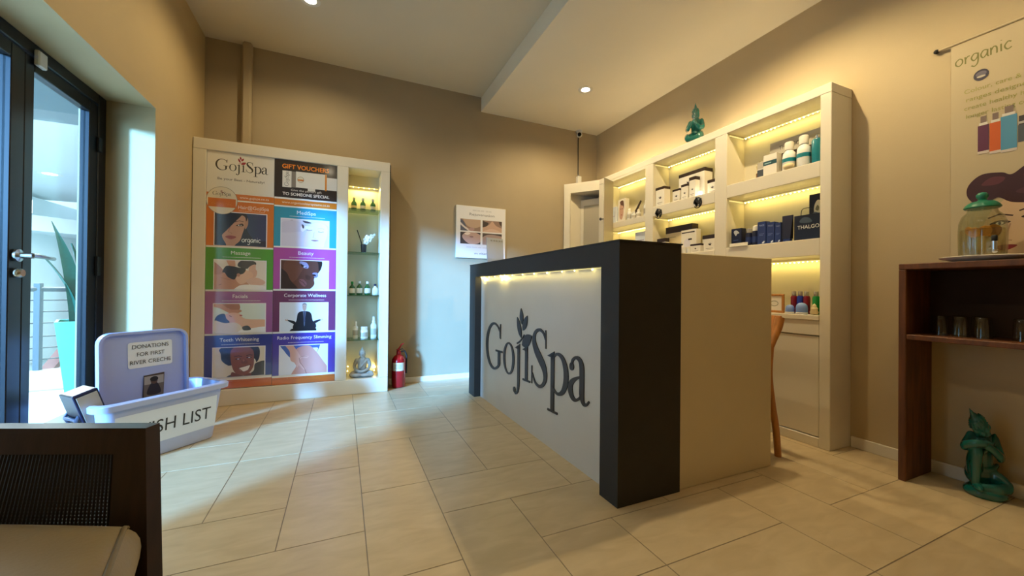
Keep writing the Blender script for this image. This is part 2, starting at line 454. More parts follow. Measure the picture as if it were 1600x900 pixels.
def sign_shapes():
    S = []
    S.append(ribbon(arcpts(.5, .5, .45, .50, [(40, .03), (62, .045), (90, .05), (120, .08), (150, .125), (180, .145), (210, .125), (240, .085), (270, .05), (298, .06), (316, .09)]), 4))
    S += [[(.73, .09), (.86, .14), (.86, .42), (.73, .42)], [(.60, .39), (.98, .39), (.98, .43), (.60, .43)], [(.83, .70), (.88, .68), (.89, 1.0), (.86, 1.0), (.81, .88)]]
    S.append(ribbon(arcpts(1.32, .325, .235, .31, [(a, .068+.034*math.cos(math.radians(2*a))) for a in range(90, 455, 15)]), 2))
    def flag(x): return [(x-.17, .575), (x+.055, .665), (x+.055, .56), (x-.05, .56)]
    S += [ribbon([(1.80, .62, .105), (1.80, .2, .105), (1.80, -.08, .10), (1.77, -.24, .07), (1.68, -.31, .045), (1.62, -.28, .05)]), flag(1.80),
          [(1.61+.055*math.cos(a), -.25+.055*math.sin(a)) for a in [PI*i/8 for i in range(16)]]]
    S += [[(2.09, 0), (2.195, 0), (2.195, .62), (2.09, .62)], flag(2.14), [(1.99, 0), (2.30, 0), (2.30, .035), (1.99, .035)]]
    S.append(ribbon([(2.87, .83, .03), (2.79, .94, .045), (2.65, .985, .05), (2.50, .93, .075), (2.44, .79, .125), (2.53, .63, .155), (2.68, .49, .165), (2.83, .34, .15), (2.87, .18, .11), (2.78, .05, .065), (2.63, .008, .05), (2.49, .06, .045), (2.39, .20, .03)], 6))
    S += [[(2.86, .99), (2.885, .99), (2.90, .68), (2.87, .68)], [(2.355, .01), (2.38, .01), (2.385, .33), (2.355, .33)]]
    S += [[(3.06, -.31), (3.17, -.31), (3.17, .62), (3.06, .62)], flag(3.115), [(2.96, -.33), (3.28, -.33), (3.28, -.295), (2.96, -.295)],
          ribbon(arcpts(3.29, .32, .245, .315, [(140, .035), (110, .04), (85, .05), (55, .085), (25, .12), (0, .13), (-25, .12), (-55, .085), (-85, .05), (-110, .04), (-140, .035)]), 3)]
    S += [ribbon([(3.69, .50, .06), (3.71, .59, .05), (3.80, .645, .045), (3.90, .62, .075), (3.955, .52, .11), (3.96, .3, .11), (3.96, .12, .11), (4.0, .02, .07), (4.07, .01, .04), (4.14, .07, .03)], 6),
          [(3.69+.06*math.cos(a), .50+.06*math.sin(a)) for a in [PI*i/8 for i in range(16)]],
          ribbon([(3.95, .385, .03), (3.80, .335, .05), (3.68, .25, .10), (3.655, .15, .125), (3.71, .05, .09), (3.80, .02, .05), (3.90, .07, .035), (3.95, .14, .03)], 6)]
    Lf = [leafshape(1.94, 1.10, 1.89, 1.42, .17), leafshape(1.91, .83, 1.72, 1.24, .18), leafshape(1.98, .98, 2.17, 1.28, .19), leafshape(1.95, .69, 2.36, .90, .27), ribbon([(1.72, .70, .03), (1.88, .77, .03), (2.04, .90, .02)], 3)]
    return S, Lf
SIGN, SIGN_LEAF = sign_shapes()
def print_sign(pg, x, y, cap, c, cl, wide=1.0):
    for p in SIGN: pg.poly([(x+a*cap*wide, y+b*cap) for a, b in p], c, .2)
    pg.k += 1
    for p in SIGN_LEAF: pg.poly([(x+a*cap*wide, y+b*cap) for a, b in p], cl, .2)
    pg.k += 1

# ------------------------------------------------------------------ the room
WX, ZC, ZB, BX = -3.748, 2.877, 2.728, -1.442       # left wall, ceiling, bulkhead underside, bulkhead edge
YF = -5.3                                            # wall behind the viewer
JY, HZ = -.855, 1.940                               # far jamb of the door recess and its head, at the room face
DX, DJY, DHZ = -4.0, -.765, 1.975                    # the same at the door frame (splayed recess)
NY, DNY = -2.50, -2.58                               # near jamb

# floor with tiles laid two-by-one on a .287 m module
xs = [-4.36, -4.07, -3.785, -3.495, -3.207, -2.93, -2.645, -2.355, -2.062, -1.752, -1.446, -1.157, -.84, -.535, -.25, .0]
ys = [-2.25 + .2845*i for i in range(-12, 9)]; ys = sorted([y for y in ys if -5.4 < y < .05]); ys[-1] = 0.0
used = {}; tiles = []
def rowi(y): return min(range(len(ys)), key=lambda i: abs(ys[i]-y))
def coli(x): return min(range(len(xs)), key=lambda i: abs(xs[i]-x))
def lay(x0, y0, w, h):   # x0 left, y0 lower edge
    c, r = coli(x0), rowi(y0)
    for a in range(w):
        for b in range(h): used[c+a, r+b] = 1
    tiles.append((c, r, w, h))
for t in ((-2.93, -2.25, 1, 2), (-3.207, -1.9655, 1, 2), (-3.495, -2.25, 2, 1), (-3.207, -2.5345, 2, 1), (-2.645, -2.5345, 1, 2), (-2.645, -1.9655, 1, 2), (-2.355, -2.25, 2, 1),
          (-2.355, -2.819, 1, 2), (-2.062, -2.5345, 2, 1), (-3.207, -1.397, 1, 2), (-2.93, -1.397, 1, 2), (-2.062, -2.819, 1, 1)):
    lay(*t)
rr = random.Random(5)
for r in range(len(ys)-1):
    for c in range(len(xs)-1):
        if (c, r) in used: continue
        okx = c+2 < len(xs) and (c+1, r) not in used; oky = r+2 < len(ys) and (c, r+1) not in used
        if okx and (not oky or rr.random() < .5): w, h = 2, 1
        elif oky: w, h = 1, 2
        else: w, h = 1, 1
        for a in range(w):
            for b in range(h): used[c+a, r+b] = 1
        tiles.append((c, r, w, h))
fl = MB()
fl.add([(-4.5, YF, -.0009), (0.05, YF, -.0009), (0.05, 0.05, -.0009), (-4.5, 0.05, -.0009)], [[0, 1, 2, 3]], 'floor_tile', False, (.26, .20, .14))
base = lin('#d2bd98')
for c, r, w, h in tiles:
    g = .0018; x0, x1, y0, y1 = xs[c]+g, xs[c+w]-g, ys[r]+g, ys[r+h]-g
    k = 1+rr.uniform(-.045, .03); col = tuple(min(1, q*k) for q in base); e = .0003
    fl.add([(x0+e, y0+e, 0), (x1-e, y0+e, 0), (x1-e, y1-e, 0), (x0+e, y1-e, 0), (x0, y0, -.0009), (x1, y0, -.0009), (x1, y1, -.0009), (x0, y1, -.0009)],
           [[0, 1, 2, 3], [4, 5, 1, 0], [5, 6, 2, 1], [6, 7, 3, 2], [7, 4, 0, 3]], 'floor_tile', False, col)
struct('floor', fl)

w = MB(); w.box(WX-.5, .2, 0, .2, 0, 3.0, 'paint_taupe', 0); struct('wall_back', w)
w = MB(); w.box(0, .2, YF, 0, 0, 3.0, 'paint_beige', 0); struct('wall_right', w)
w = MB(); w.box(-4.5, .2, YF-.2, YF, 0, 3.0, 'paint_beige', 0); struct('wall_front', w)
w = MB()
w.prism([(WX, 0, 0), (WX, JY, 0), (DX, DJY, 0), (DX-.12, DJY, 0), (DX-.12, 0, 0)], (0, 0, 3.0), 'paint_left')
w.prism([(WX, YF, 0), (WX, NY, 0), (DX, DNY, 0), (DX-.12, DNY, 0), (DX-.12, YF, 0)], (0, 0, 3.0), 'paint_left')
w.prism([(WX, NY, HZ), (WX, NY, 3.0), (DX-.12, NY, 3.0), (DX-.12, NY, DHZ), (DX, NY, DHZ)], (0, JY-NY, 0), 'paint_left')
w.add([(WX, JY, HZ), (DX, DJY, DHZ), (DX-.12, DJY, DHZ), (DX-.12, JY, DHZ), (WX, JY, 3), (DX, DJY, 3), (DX-.12, DJY, 3), (DX-.12, JY, 3), (DX, JY, DHZ)], [[0, 1, 8], [1, 2, 3, 8], [4, 5, 6, 7], [2, 3, 7, 6], [0, 8, 3, 7, 4]], 'paint_left')
w.prism([(DX, NY, HZ), (DX, NY, 3.0), (DX-.12, NY, 3.0), (DX-.12, NY, DHZ), (DX, NY, DHZ)], (0, DNY-NY, 0), 'paint_left')
struct('wall_left', w)
w = MB(); w.box(-4.2, BX, YF, 0, ZC, 3.0, 'paint_ceiling', 0); struct('ceiling', w)
w = MB(); w.box(BX, 0, YF, 0, ZB, 3.0, 'paint_bulkhead', 0); struct('ceiling_bulkhead', w)
w = MB(); w.box(-2.352, -.02, -.014, 0, 0, .052, 'white_trim', .003); struct('baseboard_back', w)
w = MB(); w.box(-.014, 0, YF, -2.505, 0, .062, 'white_trim', .003); struct('baseboard_right', w)
w = MB(); w.box(-3.49, -3.425, -.07, 0, 0, ZC, 'paint_taupe', .012); struct('trim_1', w)   # boxed pipe up the back wall

# glazed double door, black aluminium
d = thing('door_1', 'black framed glass double door in the recess', 'door', (DX, DJY, 0)); d['kind'] = 'structure'
del d['category']
w = MB()
w.box(DX-.05, DX, DJY-.075, DJY, 0, DHZ, 'black_aluminium', .004)
w.box(DX-.05, DX, DNY, DNY+.075, 0, DHZ, 'black_aluminium', .004)
w.box(DX-.05, DX, DNY+.075, DJY-.075, DHZ-.06, DHZ, 'black_aluminium', .004)
finish('frame', w, d)
GY0, GY1, MY0, MY1 = -.915, -1.327, -1.327, -1.437
def leaf(y0, y1, handle):
    lf = MB()   # y0 > y1
    lf.box(DX-.045, DX-.005, y0-.075, y0, .015, DHZ-.065, 'black_aluminium', .003)
    lf.box(DX-.045, DX-.005, y1, y1+.055, .015, DHZ-.065, 'black_aluminium', .003)
    lf.box(DX-.045, DX-.005, y1+.055, y0-.075, DHZ-.125, DHZ-.065, 'black_aluminium', .003)
    lf.box(DX-.045, DX-.005, y1+.055, y0-.075, .015, .075, 'black_aluminium', .003)
    o = finish('door_leaf', lf, d)
    g = MB(); g.box(DX-.03, DX-.022, y1+.055, y0-.075, .075, DHZ-.125, 'door_glass', 0); finish('glass_pane', g, o)
    return o
l1 = leaf(DJY-.075, MY0-.055, True)
l2 = leaf(MY0-.057, DNY+.075, False)
h = MB(); hy = MY1+.015
h.M = Matrix.Translation(V3((DX, hy, 1.02)))
h.lathe([(0, 0), (.027, 0), (.027, .008), (.012, .012), (.012, .05)], 'steel', 18); h.v = [V3((DX+(p.z-1.02), p.y, 1.02+(p.x-DX))) for p in h.v]
h.M = Matrix.Identity(4)
h.tube([(DX+.045, hy, 1.02), (DX+.05, hy+.03, 1.02), (DX+.05, hy+.13, 1.015)], [.010, .010, .008], 'steel', 12)
finish('door_handle', h, l1)
h = MB(); h.lathe([(0, 0), (.022, 0), (.022, .01), (.015, .02), (0, .02)], 'chrome', 18); h.v = [V3((DX+p.z, hy+p.y, .945+p.x)) for p in h.v]
finish('lock', h, l1)
h = MB(); h.box(DX, DX+.02, MY0-.02, MY0+.035, DHZ-.10, DHZ-.03, 'plastic_white', .006); finish('sensor', h, d)
h = MB(); h.box(DX-.005, DX+.012, DJY-.09, DJY-.06, .95, 1.06, 'black_rubber', .003); h.box(DX-.005, DX+.012, DJY-.09, DJY-.06, 1.65, 1.73, 'black_rubber', .003); finish('hinge', h, d)

# ------------------------------------------------------------------ the lobby beyond the door
w = MB(); w.box(-14, DX-.05, -7, .95, -.03, -.002, 'floor_lobby', 0); struct('floor_lobby', w)
w = MB(); w.prism([(-7.6, .78, -.02), (-4.15, 2.79, -.02), (-4.15, .9, -.02), (-7.6, .6, -.02)], (0, 0, .03), 'deck_grey'); struct('floor_deck', w)
w = MB(); w.box(-14, -4.12, .95, 14, -.7, -.6, 'beam_lobby', 0); struct('floor_court', w)
w = MB(); w.box(-14, DX-.12, -2.4, .75, 2.62, 2.72, 'ceiling_lobby', 0); struct('ceiling_lobby', w)
w = MB(); w.box(-14, -4.12, .75, 1.05, 2.36, 2.72, 'beam_lobby', 0); struct('trim_2', w)
w = MB(); w.box(-14, -4.12, 1.05, 7.4, 2.66, 2.8, 'ceiling_lobby', 0); struct('ceiling_gallery', w)
w = MB(); w.box(-14, -8.2, 6.2, 6.4, -.7, 2.6, 'wall_lobby', 0); w.box(-8.5, -8.2, 6.4, 8.6, -.7, 2.6, 'wall_lobby', 0); struct('wall_gallery', w)
w = MB(); w.box(-8.2, -4.12, 8.4, 8.6, -.7, 2.6, 'wall_lobby_grey', 0); struct('wall_court', w)
w = MB(); w.prism([(-14, 5.0, 1.85), (-8.4, 5.0, 1.85), (-6.9, 7.9, 1.95), (-4.2, 7.9, 1.95), (-4.2, 8.3, 1.95), (-14, 8.3, 1.85)], (0, 0, .28), 'ceiling_lobby'); struct('trim_3', w)
w = MB(); w.box(-7.15, -6.5, 8.33, 8.40, .55, 1.55, 'door_glass', 0); w.box(-7.2, -6.45, 8.36, 8.42, .5, 1.6, 'ceiling_lobby', 0); struct('window_1', w)

# ------------------------------------------------------------------ display cabinet with posters and a lit glass niche
CY = -.253
cab = thing('display_cabinet', 'tall white cabinet with poster doors and narrow lit glass niche on back wall', 'cabinet', (-3.05, 0, 0))
X0, X1 = WX+.004, -2.361
w = MB()
w.box(X0, X1, CY, -.001, 1.912, 1.995, 'white_laminate', .004)
w.box(X0, X1, CY, -.001, .0, .125, 'white_laminate', .004)
w.box(X0, -3.664, CY, -.001, .125, 1.912, 'white_laminate', .002)
w.box(-2.437, X1, CY, -.001, .125, 1.912, 'white_laminate', .004)
w.box(-2.782, -2.695, CY, -.001, .125, 1.912, 'white_laminate', .004)
w.box(-3.664, -2.437, -.02, -.001, .125, 1.912, 'shelf_back', 0)
finish('carcass', w, cab)
w = MB(); w.box(-2.36, -2.352, -.24, -.001, .03, 1.98, 'charcoal', .001); finish('side_strip', w, cab)
# the two poster doors
def door_page(x0, x1):
    b = MB(); z0, z1 = .128, 1.911
    b.box(x0, x1, CY+.012, CY+.03, z0, z1, 'white_gloss', .001)
    return b, Page(b, (x0, CY+.0118, z0), (1, 0, 0), (0, 0, 1), 'gloss_print'), x1-x0, z1-z0
def dots(pg, xa, xb, y, c, n=46):
    for i in range(n):
        x = xa+(xb-xa)*i/(n-1); pg.poly([(x, y), (x+.0035, y), (x+.0035, y+.004), (x, y+.004)], c, 0)
    pg.k += 1
def block(pg, W_, za, zb, c, title, th, tw=None, photo=(.125, .885)):
    z0 = .128; ya, yb = za-z0, zb-z0
    pg.whole().rect(0, ya, W_, yb, c)
    ph = ya+(yb-ya)*.70
    pg.text(title, W_*.505, yb-.022-th, th, '#f2eef0', tw); dots(pg, W_*.24, W_*.80, ph+.022, '#e8dfe6')
    pg.rect(W_*photo[0]-.006, ya, W_*photo[1]+.006, ph+.006, '#efeaf0')
    pg.frame(W_*photo[0], ya+.002, W_*photo[1], ph)
    return pg
SKIN, SKIN2, SKIN3 = '#c98f72', '#b3775c', '#e2b59b'
b, pg, PW, PH = door_page(-3.662, -3.2325)
Z = lambda z: z-.128
pg.rect(0, Z(1.606), PW, PH, '#e9e4da')
print_sign(pg, .052, Z(1.775), .082, '#2c2a2b', '#a3243a', .99)
pg.text('Be your Best - Naturally!', PW*.5, Z(1.702), .017, '#8c8680', .30, bold=True)
pg.rect(0, Z(1.205), PW, Z(1.545), '#d9741f'); pg.rect(0, Z(1.556), PW, Z(1.602), '#d9741f')
pg.text('www.gojispa.co.za', PW*.70, Z(1.571), .018, '#f6e6d4', .19); pg.text('Hair@GojiSpa', PW*.69, Z(1.492), .026, '#f6ece2', .20); dots(pg, PW*.47, PW*.85, Z(1.475), '#f1d5b8', 26)
pg.rect(PW*.12-.006, Z(1.207), PW*.885+.006, Z(1.465), '#efeaf0')
pg.frame(PW*.12, Z(1.209), PW*.885, Z(1.459)).rect(0, 0, 1, 1, '#1b2440')
pg.blob([(.55, 1.1), (1.1, 1.1), (1.1, .3), (.8, .2), (.62, .5)], '#2c3a66')
pg.blob([(.22, .02), (.14, .3), (.22, .75), (.35, 1.0), (.55, 1.02), (.59, .75), (.565, .55), (.53, .38), (.48, .16), (.38, 0), (.36, -.2), (.2, -.2)], '#c4957f')
pg.blob([(.575, .78), (.63, .86), (.635, .66), (.58, .52)], '#b98670')
pg.blob([(.40, .62), (.52, .69), (.55, .62), (.46, .60)], '#4c2f2b'); pg.oval(.475, .63, .035, .022, '#e7ddda'); pg.oval(.48, .63, .016, .022, '#2b3d4a')
pg.line([(.38, .72), (.47, .77), (.55, .74)], .018, '#3a2020')
pg.blob([(.20, .26), (.29, .31), (.41, .27), (.31, .19)], '#a4524e'); pg.line([(.20, .26), (.30, .265), (.41, .27)], .010, '#6d2f30')
pg.line([(.30, .62), (.26, .42), (.33, .37)], .012, '#9d6a58')
pg.blob([(-.1, 1.1), (.60, 1.1), (.50, .92), (.38, .72), (.24, .48), (.12, .26), (.06, -.1), (-.1, -.1)], '#1c0f1a')
pg.blob([(.52, 1.1), (.62, .92), (.60, .76), (.57, .9), (.44, 1.0)], '#2b1420')
pg.whole().script('organic', PW*.515, Z(1.240), .024, .0042, '#e6eaf2')
cx_, cy_ = .095, Z(1.545)      # round badge
pg.oval(cx_, cy_, .098, .104, '#8c8377', 40).oval(cx_, cy_, .095, .101, '#e7ddca', 40)
pg.rect(cx_-.086, cy_-.05, cx_+.086, cy_+.016, '#d9741f')
print_sign(pg, cx_-.058, cy_+.038, .028, '#4a4440', '#7a2a3a', .99); pg.text('organic', cx_, cy_-.035, .026, '#e08a3c', .13)
# massage
block(pg, PW, .876, 1.192, '#4c9a2c', 'Massage', .027).rect(0, 0, 1, 1, '#e7ddd2')
pg.blob([(.0, .9), (.12, .62), (.3, .5), (.55, .36), (.7, .1), (.7, -.1), (-.1, -.1), (-.1, .9)], SKIN)
pg.blob([(.22, 1.1), (.36, 1.1), (.40, .80), (.33, .70), (.26, .86)], '#d39f82'); pg.blob([(-.1, 1.0), (.06, .85), (.18, .6), (.06, .50), (-.1, .6)], '#b97c5e')
pg.blob([(.45, .80), (.48, .97), (.62, 1.02), (.78, .98), (.80, .86), (.68, .80), (.62, .72)], '#3d3033'); pg.blob([(.68, .80), (.79, .88), (.80, .72), (.83, .62), (.80, .44), (.70, .42), (.66, .64)], '#d9ab98')
pg.blob([(.40, .42), (.44, .60), (.56, .68), (.72, .60), (.74, .44), (.66, .30), (.52, .18), (.44, .26)], SKIN3)
pg.blob([(.15, .60), (.22, .80), (.34, .80), (.46, .76), (.60, .72), (.56, .56), (.44, .48), (.38, .34), (.26, .42), (.20, .56)], '#2a1c1e')
pg.blob([(.62, .34), (.80, .42), (.98, .30), (.96, .18), (.78, .14), (.64, .22)], '#dcb3a2'); pg.blob([(.45, .1), (.62, .17), (.98, .12), (1.1, -.1), (.4, -.1)], '#f1ecec')
pg.oval(.46, .50, .035, .06, '#b57a66'); pg.line([(.08, .14), (.14, .18)], .014, '#8a5640'); pg.line([(.12, .40), (.32, .32)], .012, '#a56c52')
# facials
block(pg, PW, .546, .862, '#9b5a94', 'Facials', .027).rect(0, 0, 1, 1, '#d8e6e4')
pg.blob([(.05, 1.1), (.36, .78), (.5, .84), (.42, 1.1)], SKIN2); pg.blob([(-.1, .95), (.1, .86), (.34, .66), (.52, .72), (.5, .8), (.3, .82), (.1, 1.05), (-.1, 1.1)], SKIN)
pg.blob([(.1, .42), (.2, .62), (.34, .70), (.50, .66), (.56, .52), (.70, .46), (1.05, .42), (1.05, .18), (.7, .1), (.4, .2), (.2, .24)], SKIN3)
pg.blob([(.02, .44), (.08, .62), (.2, .66), (.24, .5), (.3, .38), (.26, .26), (.1, .28)], '#21161a'); pg.line([(.29, .60), (.34, .56)], .018, '#5a352c'); pg.oval(.52, .60, .03, .026, '#b2585a')
pg.blob([(.0, .1), (.02, .42), (.1, .40), (.22, .34), (.4, .36), (.52, .24), (.54, .06), (.3, .0), (.1, -.02)], '#e6ddcc'); pg.blob([(.5, .08), (.7, .14), (1.05, .18), (1.05, -.1), (.5, -.1)], '#f0f2f5'); pg.blob([(.55, .20), (.66, .24), (.72, .10), (.58, .08)], '#2c2a40')
# teeth whitening
block(pg, PW, .214, .532, '#22348c', 'Teeth Whitening', .027, .25).rect(0, 0, 1, 1, '#ddd3bd')
pg.blob([(.26, -.1), (.38, .1), (.6, .02), (.78, .16), (.82, .42), (1.05, .46), (1.1, -.1)], '#3f3a2c')
pg.blob([(.14, .80), (.12, .96), (.3, 1.1), (.7, 1.1), (.88, .98), (.90, .66), (.84, .46), (.76, .6), (.36, .4), (.26, .42), (.16, .58)], '#17110f')
pg.blob([(.33, .86), (.34, .5), (.40, .18), (.52, .04), (.66, .06), (.77, .28), (.79, .6), (.76, .9), (.6, 1.05), (.42, 1.02)], '#8a4f36')
pg.blob([(.36, .16), (.38, -.1), (.7, -.1), (.72, .1), (.56, .02)], '#75412c')
pg.blob([(.50, .28), (.60, .32), (.71, .36), (.68, .22), (.60, .16), (.53, .2)], '#f3ece4'); pg.line([(.48, .285), (.60, .335), (.73, .385)], .018, '#5e2a24'); pg.line([(.50, .27), (.58, .14), (.68, .2), (.73, .38)], .016, '#6e3730')
for ex, ey in ((.475, .60), (.69, .635)): pg.oval(ex, ey, .055, .022, '#2a1613'); pg.oval(ex+.005, ey, .022, .014, '#d9cfc8')
pg.line([(.40, .68), (.48, .71), (.55, .68)], .022, '#2a1512'); pg.line([(.64, .70), (.70, .73), (.76, .71)], .022, '#2a1512')
pg.blob([(.56, .60), (.54, .46), (.60, .42), (.67, .46), (.63, .56)], '#7a4430'); pg.blob([(.56, .58), (.58, .50), (.61, .56)], '#a0644a')
pg.whole().rect(0, Z(.130), PW, Z(.192), '#d06a18'); dots(pg, .03, PW-.01, Z(.180), '#f2d9bc', 44)
pg.rect(0, Z(.192), PW, Z(.210), '#e9e4da')
finish('poster_door', b, cab)

b, pg, PW, PH = door_page(-3.2305, -2.784)
pg.rect(0, Z(1.612), PW, PH, '#2c2526')
pg.text('GIFT VOUCHERS', PW*.49, Z(1.845), .034, '#ef8a1d', .335, bold=True)
pg.rect(PW*.12, Z(1.695), PW*.26, Z(1.825), '#ece6dd'); pg.rect(PW*.26, Z(1.697), PW*.33, Z(1.825), '#8c8379'); pg.rect(PW*.33, Z(1.700), PW*.80, Z(1.828), '#efe9de'); pg.rect(PW*.80, Z(1.695), PW*.83, Z(1.83), '#d9892a')
pg.rect(PW*.83, Z(1.702), PW, Z(1.805), '#e6e3df'); pg.rect(PW*.52, Z(1.680), PW*.64, Z(1.700), '#e6e1d8')
pg.oval(PW*.405, Z(1.765), .024, .024, '#a8855a').oval(PW*.405, Z(1.765), .021, .021, '#e9dfca'); pg.rect(PW*.36, Z(1.755), PW*.45, Z(1.767), '#dd7c22')
for p in SIGN: pg.poly([(PW*.215-bb*.028, Z(1.705)+a*.028) for a, bb in p], '#6d6660', .2)
pg.k += 1
pg.text('Give the perfect gift', PW*.5, Z(1.668), .017, '#efe9e4', .22); pg.text('TO SOMEONE SPECIAL', PW*.5, Z(1.632), .023, '#f4efea', .335, bold=True)
pg.rect(0, Z(1.548), PW, Z(1.598), '#d97a20'); pg.text('www.organiccoloursystems.co.za', PW*.5, Z(1.566), .019, '#f6e3c9', .34)
block(pg, PW, 1.224, 1.536, '#2a93ad', 'MediSpa', .029, photo=(.115, .87)).rect(0, 0, 1, 1, '#dcd3e2')
pg.blob([(.50, -.1), (.48, .3), (.54, .62), (.62, .86), (.8, .95), (.96, .8), (.97, .5), (.92, .2), (.84, -.1)], '#ecd3d4'); pg.blob([(.45, 1.1), (.46, .95), (.6, .9), (.8, .96), (1.05, .8), (1.05, 1.1)], '#e9e4ea')
pg.blob([(.16, .92), (.22, .98), (.25, .90), (.20, .86)], '#bfb4c4'); pg.blob([(.0, .85), (.30, .95), (.55, .75), (.5, .6), (.35, .55), (.0, .5)], '#d3cadc')
pg.blob([(.42, .78), (.62, .76), (.66, .70), (.52, .66), (.44, .56), (.40, .62)], '#f2e9ea'); pg.blob([(.44, .98), (.62, .92), (.58, .88), (.48, .90)], '#4d3d44'); pg.blob([(.42, .84), (.47, .78), (.46, .68), (.43, .72)], '#57474e')
pg.line([(.52, .64), (.58, .61), (.64, .64)], .016, '#4c3a40'); pg.line([(.77, .60), (.83, .57), (.89, .60)], .016, '#4c3a40'); pg.line([(.76, .70), (.84, .73), (.90, .70)], .010, '#a78c88')
pg.line([(.69, .58), (.66, .36), (.72, .33)], .010, '#c9a5a4'); pg.blob([(.62, .26), (.70, .28), (.79, .26), (.70, .22)], '#a5757a')
block(pg, PW, .884, 1.212, '#b04aa0', 'Beauty', .029, photo=(.115, .87)).rect(0, 0, 1, 1, '#e3e0ec')
pg.blob([(-.1, 1.1), (.78, 1.1), (.84, .92), (.82, .66), (.70, .38), (.70, .16), (.58, -.02), (.3, -.1), (-.1, -.1)], '#5a342b')
pg.blob([(.06, .9), (.3, 1.0), (.5, .9), (.42, .6), (.3, .3), (.12, .2)], '#6d4236'); pg.blob([(-.1, .7), (.1, .6), (.2, .3), (.35, .02), (.3, -.1), (-.1, -.1)], '#2b1a1c')
pg.blob([(.74, 1.1), (.86, 1.0), (.86, .8), (.80, .62), (.78, .9)], '#1c1416'); pg.blob([(.38, .96), (.52, .94), (.58, .80), (.54, .72), (.44, .78)], '#9a93b8'); pg.blob([(.40, .90), (.50, .80), (.54, .74), (.44, .78)], '#1d1216'); pg.oval(.49, .785, .026, .02, '#d9d4de')
pg.blob([(.66, .56), (.76, .58), (.78, .46), (.72, .40)], '#8d86ac'); pg.oval(.70, .49, .045, .03, '#1d1216', rot=-.6); pg.blob([(.52, .50), (.62, .44), (.60, .32), (.52, .36)], '#48271f')
pg.blob([(.37, .32), (.46, .34), (.54, .20), (.50, .08), (.42, .16)], '#7d4a4a'); pg.line([(.37, .32), (.46, .24), (.52, .12)], .012, '#2d1514')
block(pg, PW, .546, .870, '#6a2f5c', 'Corporate Wellness', .027, .30, photo=(.115, .87)).rect(0, 0, 1, 1, '#dfe3ec')
pg.blob([(.20, .02), (.30, .10), (.70, .10), (.76, .02), (.74, -.1), (.24, -.1)], '#10131c'); pg.blob([(.27, .22), (.33, .36), (.36, .62), (.44, .70), (.56, .70), (.64, .62), (.68, .36), (.75, .22), (.70, .06), (.30, .06)], '#171c26')
pg.blob([(.30, .34), (.18, .40), (.14, .38), (.20, .32), (.32, .22)], '#171c26'); pg.blob([(.70, .34), (.82, .40), (.86, .38), (.80, .32), (.68, .22)], '#171c26')
for q in (.13, .87): pg.oval(q, .40, .028, .035, '#c7a394'); pg.oval(q, .41, .012, .016, '#dfe3ec')
pg.poly([(.465, .70), (.535, .70), (.52, .5), (.51, .2), (.50, .16), (.49, .2), (.48, .5)], '#5d6478'); pg.poly([(.49, .68), (.51, .68), (.52, .35), (.50, .3), (.48, .35)], '#3e4660')
pg.blob([(.455, .86), (.47, .96), (.50, .985), (.53, .96), (.545, .86), (.53, .75), (.50, .71), (.47, .75)], '#c9a797'); pg.blob([(.452, .88), (.46, .97), (.50, 1.0), (.54, .97), (.548, .88), (.53, .94), (.47, .94)], '#8b8480')
pg.line([(.475, .86), (.49, .86)], .008, '#4a3a36'); pg.line([(.51, .86), (.525, .86)], .008, '#4a3a36'); pg.line([(.485, .78), (.515, .78)], .008, '#8a5a52')
block(pg, PW, .200, .532, '#4236a0', 'Radio Frequency Slimming', .026, .385, photo=(.115, .87)).rect(0, 0, 1, 1, '#e2e2ee')
pg.blob([(.05, 1.1), (.1, .8), (.26, .55), (.4, .8), (.78, .9), (.76, .7), (.8, 1.1)], '#3d5fae'); pg.blob([(.36, .9), (.6, .98), (.76, .76), (.90, .45), (1.05, .1), (1.1, -.1), (.28, -.1), (.34, .3), (.30, .6)], '#c99287')
pg.blob([(.10, 1.05), (.24, 1.05), (.36, .8), (.44, .6), (.56, .55), (.60, .60), (.52, .62), (.42, .50), (.44, .35), (.54, .18), (.50, .14), (.40, .3), (.36, .24), (.30, .4), (.22, .5), (.20, .8)], '#d8a598'); pg.line([(.40, .56), (.42, .40), (.52, .18), (.56, -.02)], .012, '#8b554c'); pg.line([(.42, .58), (.50, .62), (.58, .58)], .010, '#96604f')
pg.whole().rect(0, 0, PW, Z(.183), '#d06a18'); dots(pg, .01, PW-.01, Z(.170), '#f2d9bc', 46)
pg.rect(0, Z(.183), PW, Z(.198), '#e9e4da')
finish('poster_door', b, cab)
# niche fittings
NX0, NX1 = -2.693, -2.439
for z in (1.575, 1.205, .835, .455):
    w = MB(); w.box(NX0, NX1, -.235, -.022, z-.006, z, 'shelf_glass', .001); finish('glass_shelf', w, cab)
w = MB(); w.box(NX0+.005, NX1-.005, -.05, -.038, 1.80, 1.806, 'led_tape', .001)
for i in range(5): w.ball((NX0+.04+i*.044, -.05, 1.799), .0045, 'led_glow', 8, 5)
finish('led_strip', w, cab)
for x, q in ((NX0+.01, .16), (NX1-.012, .18), (NX0+.012, .20), (NX1-.02, .15)):
    w = MB(); w.ball((x, -.045, q), .005, 'led_glow', 8, 5); finish('led_bead', w, cab)
light('niche_led', 'AREA', ((NX0+NX1)/2, -.06, 1.795), 1.3, (1, .80, .25), ('rot', (-.25, 0, 0)), .2, .015)
light('niche_led_low', 'AREA', (NX1-.012, -.05, .18), .35, (1, .80, .22), (NX0, -.06, .2), .08, .02)

